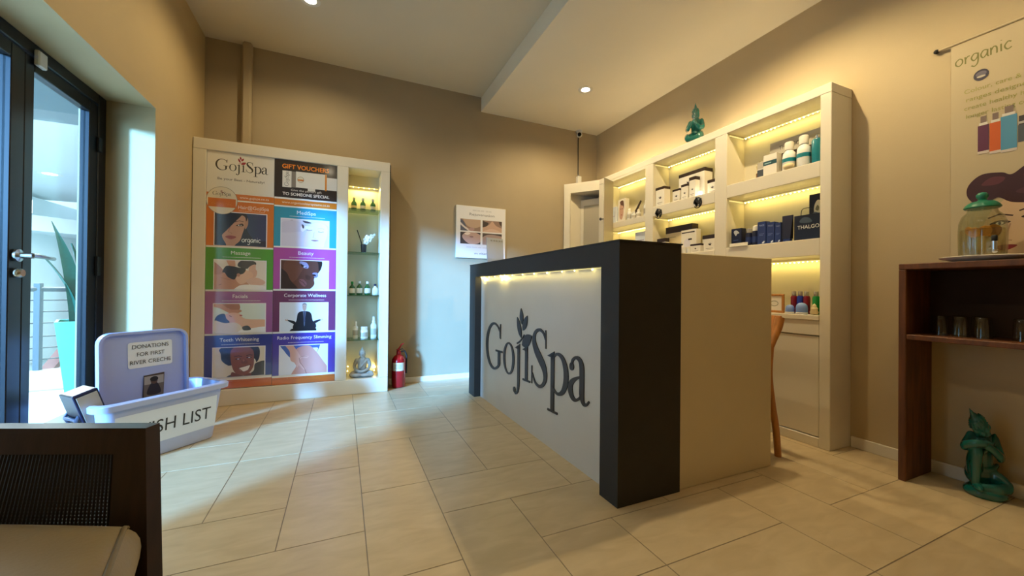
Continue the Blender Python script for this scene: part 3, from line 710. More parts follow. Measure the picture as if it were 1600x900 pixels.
# ------------------------------------------------------------------ pale box of the reception desk with its dark portal frame
dk = thing('reception_desk', 'dark portal framed reception desk with white sign panel and cream side', 'desk', (-1.4, -1.5, 0))
xf, xe = -1.689, -1.72        # front face, near and far end
yn, yfar = -2.494, -.56
def px(y, o=0): return xf + (xe-xf)*(y-yn)/(yfar-yn) + o
HD = 1.10
w = MB()
def slab(ya, yb, z0, z1, o0, o1, m): w.prism([(px(ya, o0), ya, z0), (px(yb, o0), yb, z0), (px(yb, o1), yb, z0), (px(ya, o1), ya, z0)], (0, 0, z1-z0), m)
slab(yn, -2.375, 0, HD-.10, 0, .345, 'charcoal'); slab(-.70, yfar, 0, HD-.10, 0, .345, 'charcoal'); slab(yn, yfar, HD-.10, HD, 0, .345, 'charcoal')
finish('portal_frame', w, dk)
w = MB(); slab(yn-.004, yfar, HD, HD+.006, -.003, .35, 'charcoal'); finish('counter_top', w, dk)
w = MB(); slab(-2.375, -.70, 0, HD-.10, .055, .075, 'desk_white'); fp = finish('front_panel', w, dk)
w = MB()
xp = px(-1.5, .055)
cap, sx = .345, .335
for p in SIGN: w.prism([(px(-.835-a*sx, .0555), -.835-a*sx, .285+a*.012+q*cap) for a, q in p], (-.006, 0, 0), 'charcoal_letter')
for p in SIGN_LEAF: w.prism([(px(-.835-a*sx, .0555), -.835-a*sx, .285+a*.012+q*cap*.95) for a, q in p], (-.006, 0, 0), 'charcoal_letter')
finish('sign_lettering', w, dk)
w = MB(); w.box(-1.344, -.699, -2.484, -2.455, 0, 1.068, 'desk_cream', .003); finish('side_panel', w, dk)
w = MB(); w.box(-1.344, -.72, -2.455, -.6, .70, .73, 'desk_cream', .003); w.box(-1.344, -1.30, -2.455, -.6, .73, 1.06, 'desk_cream', .003); finish('worktop', w, dk)
w = MB(); w.box(-.76, -.72, -1.0, -.6, 0, .70, 'desk_cream', .003); w.box(-1.344, -.72, -.63, -.6, 0, .70, 'desk_cream', .003); finish('end_panel', w, dk)
w = MB(); w.prism([(px(-2.37, .04), -2.37, HD-.103), (px(-.705, .04), -.705, HD-.103), (px(-.705, .052), -.705, HD-.103), (px(-2.37, .052), -2.37, HD-.103)], (0, 0, .003), 'led_tape')
for y, s in ((-.74, .008), (-.79, .007), (-.9, .004), (-1.02, .004), (-1.14, .009), (-1.22, .009), (-1.34, .004), (-1.5, .004), (-1.66, .005), (-1.82, .005), (-1.98, .004), (-2.10, .004), (-2.25, .005), (-2.345, .005)):
    w.ball((px(y, .045), y, HD-.106), s, 'led_glow', 8, 5)
finish('led_strip', w, dk)
light('desk_led', 'AREA', (px(-1.5, .035), -1.5, HD-.112), .6, (1, .80, .25), ('rot', (0, -.1, 0)), .012, 1.6)
for y in (-.78, -1.14, -1.22): light('desk_led_bead', 'POINT', (px(y, .035), y, HD-.125), .16, (1, .82, .25), None, .008)

# ------------------------------------------------------------------ white shelving wall with led-lit cells
XS = -.208
sh = thing('shelving_unit', 'white built-in shelving wall with led-lit cells of spa products', 'shelving', (-.1, -1.4, 0))
w = MB(); YA = -2.499
LV = {0: (2.037, 1.66, 1.568, 1.212, 1.112, .763), 1: (2.037, 1.645, 1.557, 1.205, 1.11, .76), 2: (2.016, 1.590, 1.532, 1.17, 1.10, .76)}
CELL = {0: (-2.443, -1.85), 1: (-1.752, -1.13), 2: (-1.032, -.44)}
w.box(XS, -.001, YA, -.335, 2.037, 2.092, 'white_laminate', .003)
w.box(XS, -.001, YA, -2.443, 0, 2.037, 'white_laminate', .003)
w.box(XS, -.001, -1.85, -1.752, 0, 2.037, 'white_laminate', .003)
w.box(XS, -.001, -1.13, -1.032, 0, 2.037, 'white_laminate', .003)
w.box(XS, -.001, -.44, -.335, 0, 2.037, 'white_laminate', .003)
for c, (ya, yb) in CELL.items():
    t, a, b2, c2, d2, e2 = LV[c]
    if t < 2.037: w.box(XS, -.001, ya, yb, t, 2.037, 'white_laminate', 0)
    w.box(XS, -.001, ya, yb, b2, a, 'white_laminate', .003); w.box(XS, -.001, ya, yb, d2, c2, 'white_laminate', .003)
    w.box(XS-.008, -.001, ya, yb, e2-.03, e2, 'white_laminate', .003); w.box(XS, -.001, ya, yb, .645, e2-.03, 'white_laminate', .003); w.box(XS, -.001, ya, yb, 0, .055, 'white_laminate', .003)
    w.box(-.02, -.001, ya, yb, .055, t, 'shelf_back', 0)
finish('carcass', w, sh)
for c, (ya, yb) in CELL.items():
    w = MB(); w.box(XS+.006, XS+.024, ya+.004, yb-.004, .060, .640, 'white_laminate', .002); finish('cupboard_door', w, sh)
    t, a, b2, c2, d2, e2 = LV[c]
    for zt in (t, b2, d2):
        if c and zt == d2: continue
        w = MB(); w.box(-.055, -.040, ya+.004, yb-.02, zt-.022, zt-.016, 'led_tape', .001); w.box(-.19, -.045, yb-.012, yb-.006, zt-.022, zt-.016, 'led_tape', .001)
        n = 22
        for i in range(n):
            s = .0055 if (i % 7) in (0, 1, 2, 6) else .0035
            w.ball((-.050, ya+.02+(yb-ya-.05)*i/(n-1), zt-.0235), s, 'led_glow', 8, 5)
        finish('led_strip', w, sh)
        light('shelf_led', 'AREA', (-.062, (ya+yb)/2, zt-.026), .42, (1, .77, .21), ('rot', (0, -.45, 0)), .02, yb-ya-.06)
w = MB(); w.box(-.075, -.060, -2.40, -.45, 2.0925, 2.098, 'led_tape', .001); finish('top_fill_strip', w, sh)  # unseen strip and lamp added to brighten upper wall and bulkhead
light('shelf_top_fill', 'AREA', (-.067, -1.42, 2.102), 2.6, (1, .84, .56), ('rot', (PI, 0, 0)), .02, 1.9)
# corner bay with a recessed grey panel door
w = MB()
fa, fb = (XS, -.335), (-.452, -.018)
w.prism([(*fa, 1.985), (*fb, 1.985), (-.002, -.018, 1.985), (-.002, -.335, 1.985)], (0, 0, .107), 'white_laminate')
w.prism([(*fb, 0), (fb[0]+.045, fb[1]-.058, 0), (fb[0]+.06, fb[1]-.05, 0), (fb[0]+.06, fb[1], 0)], (0, 0, 1.985), 'white_laminate')
w.box(fb[0]+.05, -.02, -.034, -.018, 0, 1.985, 'white_laminate', .002)
w.prism([(*fa, 0), (*fb, 0), (-.02, -.03, 0), (-.02, -.335, 0)], (0, 0, .09), 'white_laminate')
finish('corner_bay', w, sh)
w = MB(); A_, B_ = V3((-.235, -.036, 0)), V3((-.045, -.333, 0)); n_ = V3((.84, .54, 0))*.018
w.prism([A_+V3((0, 0, .09)), B_+V3((0, 0, .09)), B_+n_+V3((0, 0, .09)), A_+n_+V3((0, 0, .09))], (0, 0, 1.84), 'cabinet_grey')
cd_ = finish('corner_door', w, sh)
w = MB(); nn = V3((-.84, -.54, 0))*.006
for (s0, s1, za, zb) in ((.0, .10, .09, 1.93), (.9, 1.0, .09, 1.93), (.1, .9, 1.86, 1.93), (.1, .9, 1.02, 1.10)):
    a1, b1 = A_.lerp(B_, s0), A_.lerp(B_, s1)
    w.prism([a1+V3((0, 0, za)), b1+V3((0, 0, za)), b1+nn+V3((0, 0, za)), a1+nn+V3((0, 0, za))], (0, 0, zb-za), 'white_laminate')
finish('door_rails', w, cd_)
# grey leaf standing open in front of the third column
w = MB(); hA, hB = V3((XS-.004, -.575, 0)), V3((XS-.30, -.93, 0))
hB = V3((XS-.185, -.665, 0)); t_ = V3((.44, -.90, 0))*.006
w.prism([hA+V3((0, 0, .76)), hB+V3((0, 0, .76)), hB+t_+V3((0, 0, .76)), hA+t_+V3((0, 0, .76))], (0, 0, 1.25), 'cabinet_grey')
od = finish('open_door', w, sh)
w = MB(); w.ball(hB+V3((-.02, .02, 1.60)), .014, 'dark_steel', 12, 8); w.cyl(hB+V3((0, 0, 1.60)), hB+V3((-.02, .02, 1.60)), .006, 'dark_steel', 8); finish('knob', w, od)
# round black emblems hanging from the shelf edge
for y, z in ((-1.20, 1.572), (-1.606, 1.585)):
    w = MB(); pts = [(XS-.004, y+.036*math.cos(a), z+.040*math.sin(a)) for a in [2*PI*i/28 for i in range(26)]]
    w.tube(pts, .004, 'cable_black', 6)
    for (a0, b0, a1, b1, ww) in ((-.01, -.03, -.014, .05, .03), (.0, -.01, .034, .03, .026), (.0, -.02, -.034, .02, .024), (.01, -.03, .03, -.008, .018)):
        w.prism([(XS-.001, y-q, z+r) for q, r in leafshape(a0, b0, a1, b1, ww)], (-.005, 0, 0), 'cable_black')
    finish('emblem', w, sh)

# ------------------------------------------------------------------ recessed downlights
def downlight(x, y, z, label, power, name='downlight', glow='lamp_glow', spread=158, soft=.022, col=(1.0, .79, .44), r=.058):
    t = thing(name, label, 'ceiling light', (x, y, z), 0, None)
    b = local(t); b.lathe([(r*.72, -.002), (r, -.006), (r*1.12, -.003), (r*1.12, 0), (r*.72, 0)], 'white_trim', 24); finish('trim_ring', b, t)
    b = local(t); b.lathe([(0, -.003), (r*.5, -.004), (r*.72, -.001), (r*.72, 0), (0, 0)], glow, 20); finish('bulb', b, t)
    if power:
        light('downlight_beam', 'SPOT', (x, y, z-.02), power, col, (x, y, 0), soft, spot_size=math.radians(spread), spot_blend=.55)
    return t
SPOTS = [(-.722, -.821, ZB, 'glowing recessed downlight in the lowered ceiling above the desk', 52), (-.76, -2.28, ZB, 'recessed downlight in the lowered ceiling nearer the viewer', 66), (-.76, -3.35, ZB, 'recessed downlight in the lowered ceiling above the console', 19),
         (-2.956, -.782, ZC, 'warm recessed downlight in the main ceiling over the poster cabinet', 26), (-2.95, -2.35, ZC, 'recessed downlight in the main ceiling over the floor', 13), (-2.95, -3.9, ZC, 'recessed downlight in the main ceiling behind the viewer', 6)]
for x, y, z, l, p in SPOTS: downlight(x, y, z, l, p)
downlight(-6.99, 4.75, 2.66, 'round white downlight in the lobby ceiling seen through the door', 0, glow='lamp_glow_lobby', r=.13)

# ------------------------------------------------------------------ back wall things
t = thing('wall_poster', 'white treatment poster of four skin photos on the back wall', 'poster', (-1.433, -.011, 1.21))
b = MB(); b.box(-1.700, -1.166, -.022, -.001, 1.214, 1.742, 'white_gloss', .002); finish('board', b, t)
b = MB(); pg = Page(b, (-1.700, -.0222, 1.214), (1, 0, 0), (0, 0, 1), 'print'); PW, PH = .534, .528
pg.rect(.006, .006, PW-.006, PH-.006, '#e3e1e4')
[pg.rect(PW*a, PH*.905, PW*b, PH*.935, '#cfcdd1') for a, b in ((.32, .40), (.41, .47), (.48, .55), (.58, .64), (.65, .70))]; pg.text('Rejuvenation', PW*.51, PH*.82, .026, '#6d6a70', .27)
for i, (xa, ya) in enumerate(((.08, .52), (.52, .52), (.08, .27), (.52, .27))):
    xb, yb = xa+.40, ya+.225
    pg.frame(PW*xa, PH*ya, PW*xb, PH*yb).rect(0, 0, 1, 1, '#8f7468')
    if i == 0: pg.blob([(.2, 1.1), (.25, .6), (.5, .3), (.8, .3), (1.1, .6), (1.1, 1.1)], '#b59a86'); pg.blob([(-.1, .9), (.15, .8), (.35, .2), (.6, .0), (.5, -.1), (-.1, -.1)], '#51566a'); pg.blob([(.0, .7), (.2, .4), (.5, .05), (.4, .0), (.0, .5)], '#cfc6c8'); pg.blob([(.4, .1), (.55, .3), (.7, .2), (.6, .0)], '#aa8888')
    elif i == 1: pg.blob([(-.1, .3), (.3, .6), (.5, .95), (.7, .6), (1.1, .3), (1.1, -.1), (-.1, -.1)], '#c39f8c'); pg.blob([(-.1, 1.1), (.1, .9), (.3, .8), (.2, .5), (-.1, .4)], '#3e3230'); pg.blob([(.1, .1), (.5, .3), (.9, .1), (.9, -.1), (.1, -.1)], '#d0b0a2'); pg.blob([(.85, 1.1), (.9, .7), (1.1, .5), (1.1, 1.1)], '#4b3b38')
    elif i == 2: pg.rect(0, 0, 1, 1, '#39333a'); pg.blob([(.1, .7), (.4, 1.05), (.9, .9), (1.1, .5), (.9, .1), (.5, .0), (.2, .3)], '#b89a94'); pg.blob([(.2, .85), (.35, .98), (.5, .9), (.35, .75)], '#e1d4d2'); pg.oval(.55, .62, .1, .07, '#8b6a6c')
    else: pg.rect(0, 0, 1, 1, '#4a4144'); pg.blob([(.0, .6), (.4, .9), (1.1, .7), (1.1, -.1), (.0, -.1)], '#a18c8c')
pg.whole(); [pg.rect(PW*a, PH*.195, PW*b, PH*.22, '#d4d0d3') for a, b in ((.2, .3), (.31, .42), (.43, .5), (.52, .66), (.67, .78))]
pg.text('m vitad', PW*.365, PH*.075, .022, '#4b484c', .135, 'l')
finish('printed_sheet', b, t)

t = thing('security_camera', 'small white dome security camera at top of back wall', 'camera', (-.262, -.03, ZB))
b = local(t); b.lathe([(.036, 0), (.036, -.012), (.028, -.02), (0, -.02)], 'plastic_white', 20); finish('mount', b, t)
b = local(t); b.ball((0, 0, -.045), .032, 'plastic_white', 18, 12); h_ = finish('eyeball', b, t)
b = local(t); b.M = WORLD[t.name] @ Matrix.Rotation(math.radians(62), 4, 'X'); b.M = WORLD[t.name] @ Matrix.Translation((0, 0, -.045)) @ V3((-.5, -.8, -.25)).to_track_quat('Z', 'Y').to_matrix().to_4x4()
b.lathe([(.020, .022), (.022, .034), (.016, .036), (.014, .033), (0, .033)], 'lens_black', 18); finish('lens', b, t)
b = MB(); b.tube([(-.262, -.012, ZB-.06), (-.262, -.008, ZB-.1), (-.261, -.008, 2.25), (-.262, -.014, 2.2)], .005, 'cable_black', 8)
one('camera_cable', b, 'dark cable running down from the security camera', 'cable')
t = thing('junction_box', 'white cable box on back wall above the shelving', 'box', (-.262, -.022, 2.10))
b = local(t); b.box(-.026, .026, -.022, .021, 0, .105, 'plastic_white', .004); finish('housing', b, t)
b = local(t); b.lathe([(.012, .105), (.012, .118), (.006, .122), (0, .122)], 'plastic_grey', 12); finish('gland', b, t)

# fire extinguisher
t = thing('fire_extinguisher', 'red fire extinguisher standing on floor beside the poster cabinet', 'fire extinguisher', (-2.255, -.125, 0))
b = local(t); b.lathe([(.0, .004), (.055, .004), (.062, .012), (.062, .225), (.058, .255), (.040, .282), (.022, .292), (.020, .305), (0, .305)], 'red_enamel', 28); finish('cylinder', b, t)
b = local(t); b.lathe([(.016, .30), (.020, .305), (.020, .325), (.012, .33), (.012, .345), (0, .345)], 'red_enamel', 16); finish('valve', b, t)
b = local(t); b.tube([(-.02, 0, .335), (.005, -.005, .352), (.022, -.01, .385), (.044, -.015, .398)], [.010, .013, .010, .006], 'red_enamel', 10, .6); b.tube([(-.015, 0, .33), (.03, -.01, .345), (.045, -.012, .34)], [.008, .008, .005], 'black_rubber', 10, .6); finish('handle', b, t)
b = local(t); b.tube([(.015, .0, .318), (.055, .0, .325), (.072, .0, .28), (.070, .0, .20), (.068, .0, .12)], .008, 'black_rubber', 10); finish('hose', b, t)
b = local(t)
arc = [(.0628*math.sin(a), -.0628*math.cos(a)) for a in [-1.05+i*.15 for i in range(13)]]
for i in range(12): b.add([(*arc[i], .155), (*arc[i+1], .155), (*arc[i+1], .228), (*arc[i], .228)], [[0, 1, 2, 3]], 'label_cream')
for z in (.205, .192, .179):
    for i in range(2, 9): b.add([(arc[i][0]*1.008, arc[i][1]*1.008, z), (arc[i+1][0]*1.008, arc[i+1][1]*1.008, z), (arc[i+1][0]*1.008, arc[i+1][1]*1.008, z+.004), (arc[i][0]*1.008, arc[i][1]*1.008, z+.004)], [[0, 1, 2, 3]], 'plastic_grey')
finish('label', b, t)

# brochure holder on the desk end
t = thing('brochure_stand', 'pale acrylic sheet stand with papers on far end of desk', 'brochure stand', (-1.53, -.66, HD+.006))
b = MB(); zb = HD+.006
b.prism([(-1.61, -.70, zb), (-1.445, -.66, zb), (-1.447, -.652, zb), (-1.612, -.692, zb)], (0, .03, .235), 'acrylic'); finish('sheet', b, t)
b = MB(); b.box(-1.61, -1.445, -.70, -.60, zb, zb+.005, 'acrylic', .002); finish('foot', b, t)
b = MB()
for k, x in enumerate((-1.575, -1.545, -1.52, -1.49, -1.465)): b.box(x, x+.016, -.672+.24*(x+1.61), -.670+.24*(x+1.61), zb+.205, zb+.218, 'plastic_grey', .0005)
finish('print_marks', b, t)
b = MB(); b.box(-1.50, -1.455, -.72, -.705, zb, zb+.012, 'black_rubber', .002); one('pen_tray', b, 'small dark pen tray at the foot of the acrylic stand', 'tray', base=(-1.48, -.71, zb))

# wooden chair behind the desk: sabre legs, curved back
t = thing('desk_chair', 'honey wood bentwood chair tucked behind the reception desk', 'chair', (-.80, -2.17, 0))
b = MB(); b.prism(smooth_closed([(-1.04, -2.42, .44), (-.62, -2.43, .44), (-.58, -2.2, .44), (-.62, -1.92, .44), (-1.04, -1.93, .44)], 4), (0, 0, .03), 'honey_wood'); finish('seat', b, t)
for y in (-2.425, -1.93):
    b = MB(); s = smooth_open([(-.615, y, .60), (-.625, y, .45), (-.60, y, .30), (-.565, y, .15), (-.545, y, .0)], 6); b.tube(s, .017, 'honey_wood', 10); finish('leg', b, t)
    b = MB(); s = smooth_open([(-1.02, y, .45), (-1.035, y, .25), (-1.06, y, .0)], 6); b.tube(s, .016, 'honey_wood', 10); finish('leg', b, t)
    b = MB(); s = smooth_open([(-.62, y, .58), (-.59, y, .64), (-.555, y, .70), (-.535, y, .755)], 6); b.tube(s, [.013+.010*math.sin(i/18*PI*.6) for i in range(len(s))], 'honey_wood', 10); finish('back_post', b, t)
b = MB(); n = 14; fr, bk = [], []
for i in range(n+1):
    a = i/n; y = -2.425+a*.495; dx = .05*math.sin(a*PI)
    fr.append((-.565+dx, y)); bk.append((-.548+dx, y))
for i in range(n):
    q = [(*fr[i], .66), (*fr[i+1], .66), (*bk[i+1], .66), (*bk[i], .66)]
    q2 = [(x+.03, y, .765) for x, y, _ in q]; b.add(q+q2, [[0, 1, 2, 3], [4, 5, 6, 7], [0, 1, 5, 4], [2, 3, 7, 6], [1, 2, 6, 5], [3, 0, 4, 7]], 'honey_wood', True)
finish('backrest', b, t)

# ------------------------------------------------------------------ console table on the right
YT = -2.815
t = thing('console_table', 'dark wooden console shelf against the right wall', 'table', (-.13, -3.4, 0))
b = MB(); b.box(-.275, -.016, -4.1, YT, 1.008, 1.036, 'console_wood', .003); finish('top', b, t)
b = MB(); b.box(-.275, -.016, YT-.028, YT, 0, 1.008, 'console_wood', .003); finish('side_panel', b, t)
b = MB(); b.box(-.275, -.016, -4.1, -4.072, 0, 1.008, 'console_wood', .003); finish('side_panel', b, t)
b = MB(); b.box(-.275, -.016, -4.072, YT-.028, .676, .700, 'console_wood', .003); finish('shelf', b, t)
b = MB(); b.box(-.036, -.018, -4.072, YT-.028, .700, 1.008, 'console_inner', .002); finish('back_panel', b, t)

# banner hanging on the right wall
t = thing('wall_banner', 'tall pale hair salon banner hanging on the right wall', 'banner', (-.012, -3.25, .9))
b = MB(); BY0, BZ0, BZ1 = -2.905, 1.05, 2.10; BWID = .62
b.box(-.012, -.008, BY0-BWID, BY0, BZ0, BZ1, 'banner_fabric', .0005); pg = Page(b, (-.0122, BY0, BZ0), (0, -1, 0), (0, 0, 1), 'print'); H = BZ1-BZ0
pg.script('organic', .014, .945, .034, .0050, '#75733c')
pg.oval(.098, .868, .024, .026, '#3d3848').oval(.098, .873, .017, .012, '#6a6474').oval(.098, .861, .014, .005, '#b9b0a0')
for i, s in enumerate(('Colour, care & styling', 'ranges designed to', 'create healthy hair for', 'longer lasting colour')): pg.text(s, .045+.006*(i % 2), .800-i*.040, .020, '#9d9a52', .25-.02*(i % 2), 'l')
for (xa, c, h0, h1) in ((.088, '#5b2346', .51, .630), (.124, '#c75a1c', .50, .630), (.157, '#4e8fb4', .495, .645)):
    w_ = .034 if xa < .15 else .046
    pg.rect(xa, h0, xa+w_, h1, c); pg.rect(xa+.004, h1, xa+w_-.004, h1+.012, '#d8d2c8'); pg.rect(xa+w_*.25, h1+.012, xa+w_*.78, h1+.042, '#7d6a62'); pg.rect(xa, h0-.012, xa+w_, h0, '#cdbfb4')
pg.rect(.206, .515, .29, .59, '#4a4f58'); pg.rect(.208, .59, .29, .63, '#3a3236'); pg.rect(.206, .595, .29, .605, '#b4b0ac')
pg.blob([(.10, .02), (.105, .15), (.14, .24), (.22, .30), (.32, .28), (.38, .18), (.38, .05), (.30, -.04), (.18, -.04)], '#d8b99a')   # face
pg.blob([(.22, .0), (.30, .06), (.42, .1), (.42, -.04), (.22, -.04)], '#241a1c'); pg.blob([(.10, -.02), (.16, .02), (.24, -.02), (.2, -.05)], '#cfae90')
pg.blob([(.055, .31), (.06, .36), (.10, .40), (.16, .395), (.19, .38), (.24, .415), (.33, .41), (.39, .35), (.40, .24), (.34, .26), (.26, .245), (.19, .255), (.15, .285), (.12, .265), (.08, .27)], '#3a1420')
pg.blob([(.10, .35), (.13, .38), (.17, .37), (.15, .345)], '#5d2a34'); pg.blob([(.22, .37), (.28, .39), (.33, .37), (.27, .35)], '#54242f'); pg.blob([(.20, .30), (.25, .32), (.30, .30), (.24, .285)], '#4d2530')
for ex, ey in ((.155, .165), (.245, .185)):
    pg.blob([(ex-.030, ey), (ex, ey+.014), (ex+.032, ey+.004), (ex, ey-.008)], '#3a2422'); pg.oval(ex, ey+.001, .012, .006, '#e6dcd0'); pg.oval(ex, ey+.001, .005, .006, '#2a3038')
    pg.line([(ex-.035, ey+.028), (ex, ey+.042), (ex+.038, ey+.030)], .006, '#3a1c20')
pg.line([(.185, .16), (.17, .09), (.19, .085)], .005, '#b08a72'); pg.blob([(.135, .055), (.165, .068), (.205, .062), (.17, .042)], '#8d2f3a')
finish('printed_cloth', b, t)
b = MB(); b.tube([(-.014, BY0+.045, BZ1+.008), (-.014, BY0-BWID-.04, BZ1+.008)], .006, 'banner_fabric', 10); b.ball((-.014, BY0+.05, BZ1+.008), .011, 'black_rubber', 10, 6); finish('hanging_rod', b, t)

# dispenser, plate and tumblers
t = thing('serving_plate', 'wide pale oval plate on the console top', 'plate', (-.145, -3.05, 1.036))
b = local(t); b.lathe([(0, .0), (.07, .0), (.085, .006), (.125, .018), (.128, .022), (.124, .023), (.085, .012), (0, .008)], 'plastic_white', 40, sx=1.0, sy=1.06); finish('dish', b, t)
b = local(t); b.lathe([(.124, .0215), (.129, .022), (.1245, .0245)], 'white_gloss', 40, sx=1, sy=1.06); finish('rim', b, t)
tx, ty, tz = -.14, -3.043, 1.045
t = thing('drink_dispenser', 'ribbed glass drink dispenser with green lid and orange water', 'drink dispenser', (tx, ty, tz))
b = local(t); b.lathe([(0, .004), (.060, .004), (.068, .012), (.070, .05), (.071, .12), (.069, .165), (.060, .195), (.046, .212), (.043, .225), (.047, .23), (.044, .232), (.041, .226), (.043, .212), (.057, .193), (.066, .163), (.068, .12), (.066, .015), (0, .010)], 'dispenser_glass', 72, flutes=18, depth=.022); finish('jar', b, t)
b = local(t); b.lathe([(0, .012), (.062, .014), (.0645, .05), (.065, .12), (.0645, .135), (0, .135)], 'water', 32)
w_ = finish('water', b, t)
b = local(t)
for i in range(7):
    a = i*.9; M_ = Matrix.Translation((.030*math.cos(a), .036*math.sin(a), .122+.004*(i % 3))) @ Matrix.Rotation(.5+.3*i, 4, 'X') @ Matrix.Rotation(.4*i, 4, 'Y')
    bb = MB(); bb.lathe([(0, -.002), (.022, -.002), (.023, 0), (.022, .002), (0, .002)], 'orange_fruit', 18); b.add([M_ @ p for p in bb.v], bb.f, 'orange_fruit', True)
o_ = finish('orange_slices', b, t); o_['kind'] = 'stuff'
b = local(t); b.lathe([(.0, .228), (.052, .228), (.056, .233), (.052, .242), (.044, .252), (.034, .258), (.016, .262), (.012, .268), (.018, .278), (.019, .288), (.012, .298), (0, .301)], 'green_lid_glass', 32); finish('lid', b, t)
b = local(t); q = V3((-.78, -.62, 0)); b.cyl(q*.066+V3((0, 0, .052)), q*.088+V3((0, 0, .052)), .008, 'chrome', 12); b.cyl(q*.086+V3((0, 0, .075)), q*.086+V3((0, 0, .035)), .0085, 'chrome', 12); b.box(q.x*.086-.008, q.x*.086+.008, q.y*.086-.008, q.y*.086+.008, .074, .10, 'black_rubber', .003); b.ball(q*.087+V3((0, 0, .034)), .010, 'chrome', 12, 8); finish('tap', b, t)
first = None
TUM = [(-.15, -2.919), (-.155, -2.985), (-.15, -3.05), (-.155, -3.16), (-.08, -2.95), (-.08, -3.02)]
for i, (x, y) in enumerate(TUM):
    lab = ['upturned glass tumbler on console shelf nearest the side panel', 'second upturned tumbler from the side panel, front row', 'third upturned tumbler from the side panel, front row', 'upturned tumbler at the photo edge, front row', 'upturned tumbler in the back row nearest the side panel', 'upturned tumbler in the back row, farther along'][i]
    if i == 0:
        first = thing('tumbler', lab, 'glass', (x, y, .700), 0, 'upturned glasses on the console shelf')
        b = local(first); b.lathe([(.027, .001), (.029, .001), (.026, .088), (.023, .092), (0, .092), (0, .084), (.021, .084), (.024, .08)], 'clear_glass', 24); finish('bowl', b, first)
        b = local(first); b.lathe([(.0, .0925), (.021, .0925), (.024, .0905), (.0255, .087)], 'clear_glass', 24); finish('base', b, first)
    else: copy_tree(first, (x, y, .700), .3*i, lab)

# ------------------------------------------------------------------ statues: one continuous modelled surface each
def blend(name, mb, mname, voxel, parent, smooth=6):
    me = bpy.data.meshes.new(name); me.from_pydata([tuple(p) for p in mb.v], [], mb.f); me.update()
    o = bpy.data.objects.new('tmp', me); COL.objects.link(o)
    r = o.modifiers.new('r', 'REMESH'); r.mode = 'VOXEL'; r.voxel_size = voxel
    s = o.modifiers.new('s', 'SMOOTH'); s.iterations = smooth; s.factor = .5
    m2 = bpy.data.meshes.new_from_object(o.evaluated_get(bpy.context.evaluated_depsgraph_get())); m2.name = name
    bpy.data.objects.remove(o); bpy.data.meshes.remove(me)
    m2.materials.clear(); m2.materials.append(MATS[mname]); m2.polygons.foreach_set('use_smooth', [True]*len(m2.polygons)); m2.polygons.foreach_set('material_index', [0]*len(m2.polygons))
    q = bpy.data.objects.new(name, m2); COL.objects.link(q); q.parent = parent; WORLD[q.name] = WORLD[parent.name].copy()
    return q
def limb(b, pts, rs):
    p = smooth_open([(*a, r) for a, r in zip(pts, rs)], 6); b.tube([q[:3] for q in p], [q[3] for q in p], 'x', 14)
    for q in (p[0], p[-1]): b.ball(q[:3], q[3], 'x', 12, 8)
def head(b, c, s, tilt):
    """head facing -y in its own frame, with ears, nose and a pointed topknot"""
    M = tilt.to_3x3(); c = V3(c)
    def B(p, r, R=None): b.ball(c+M @ V3(p)*s, tuple(k*s for k in r), 'x', 18, 12, M if R is None else M @ R)
    B((0, 0, 0), (.80, .88, 1.05)); B((0, -.35, -.42), (.58, .55, .55)); B((0, -.90, -.10), (.14, .20, .26)); B((0, -.86, -.42), (.24, .12, .07)); B((0, -.78, -.66), (.24, .18, .16))
    for k in (-1, 1):
        B((k*.82, .02, -.18), (.12, .24, .52)); B((k*.34, -.80, .08), (.22, .10, .07)); B((k*.34, -.74, .26), (.30, .14, .06)); B((k*.42, -.58, -.28), (.30, .26, .28))
    for z in range(3):
        for a in range(14):
            t = 2*PI*a/14; rr_ = .80-.10*z; B((rr_*math.cos(t), .06+rr_*math.sin(t), .48+.22*z), (.15, .15, .13)) if math.sin(t) > -.85 or z else None
    B((0, .08, .85), (.62, .62, .45)); B((0, .10, 1.15), (.40, .40, .42)); B((0, .12, 1.52), (.22, .22, .38)); B((0, .12, 1.88), (.10, .10, .28))

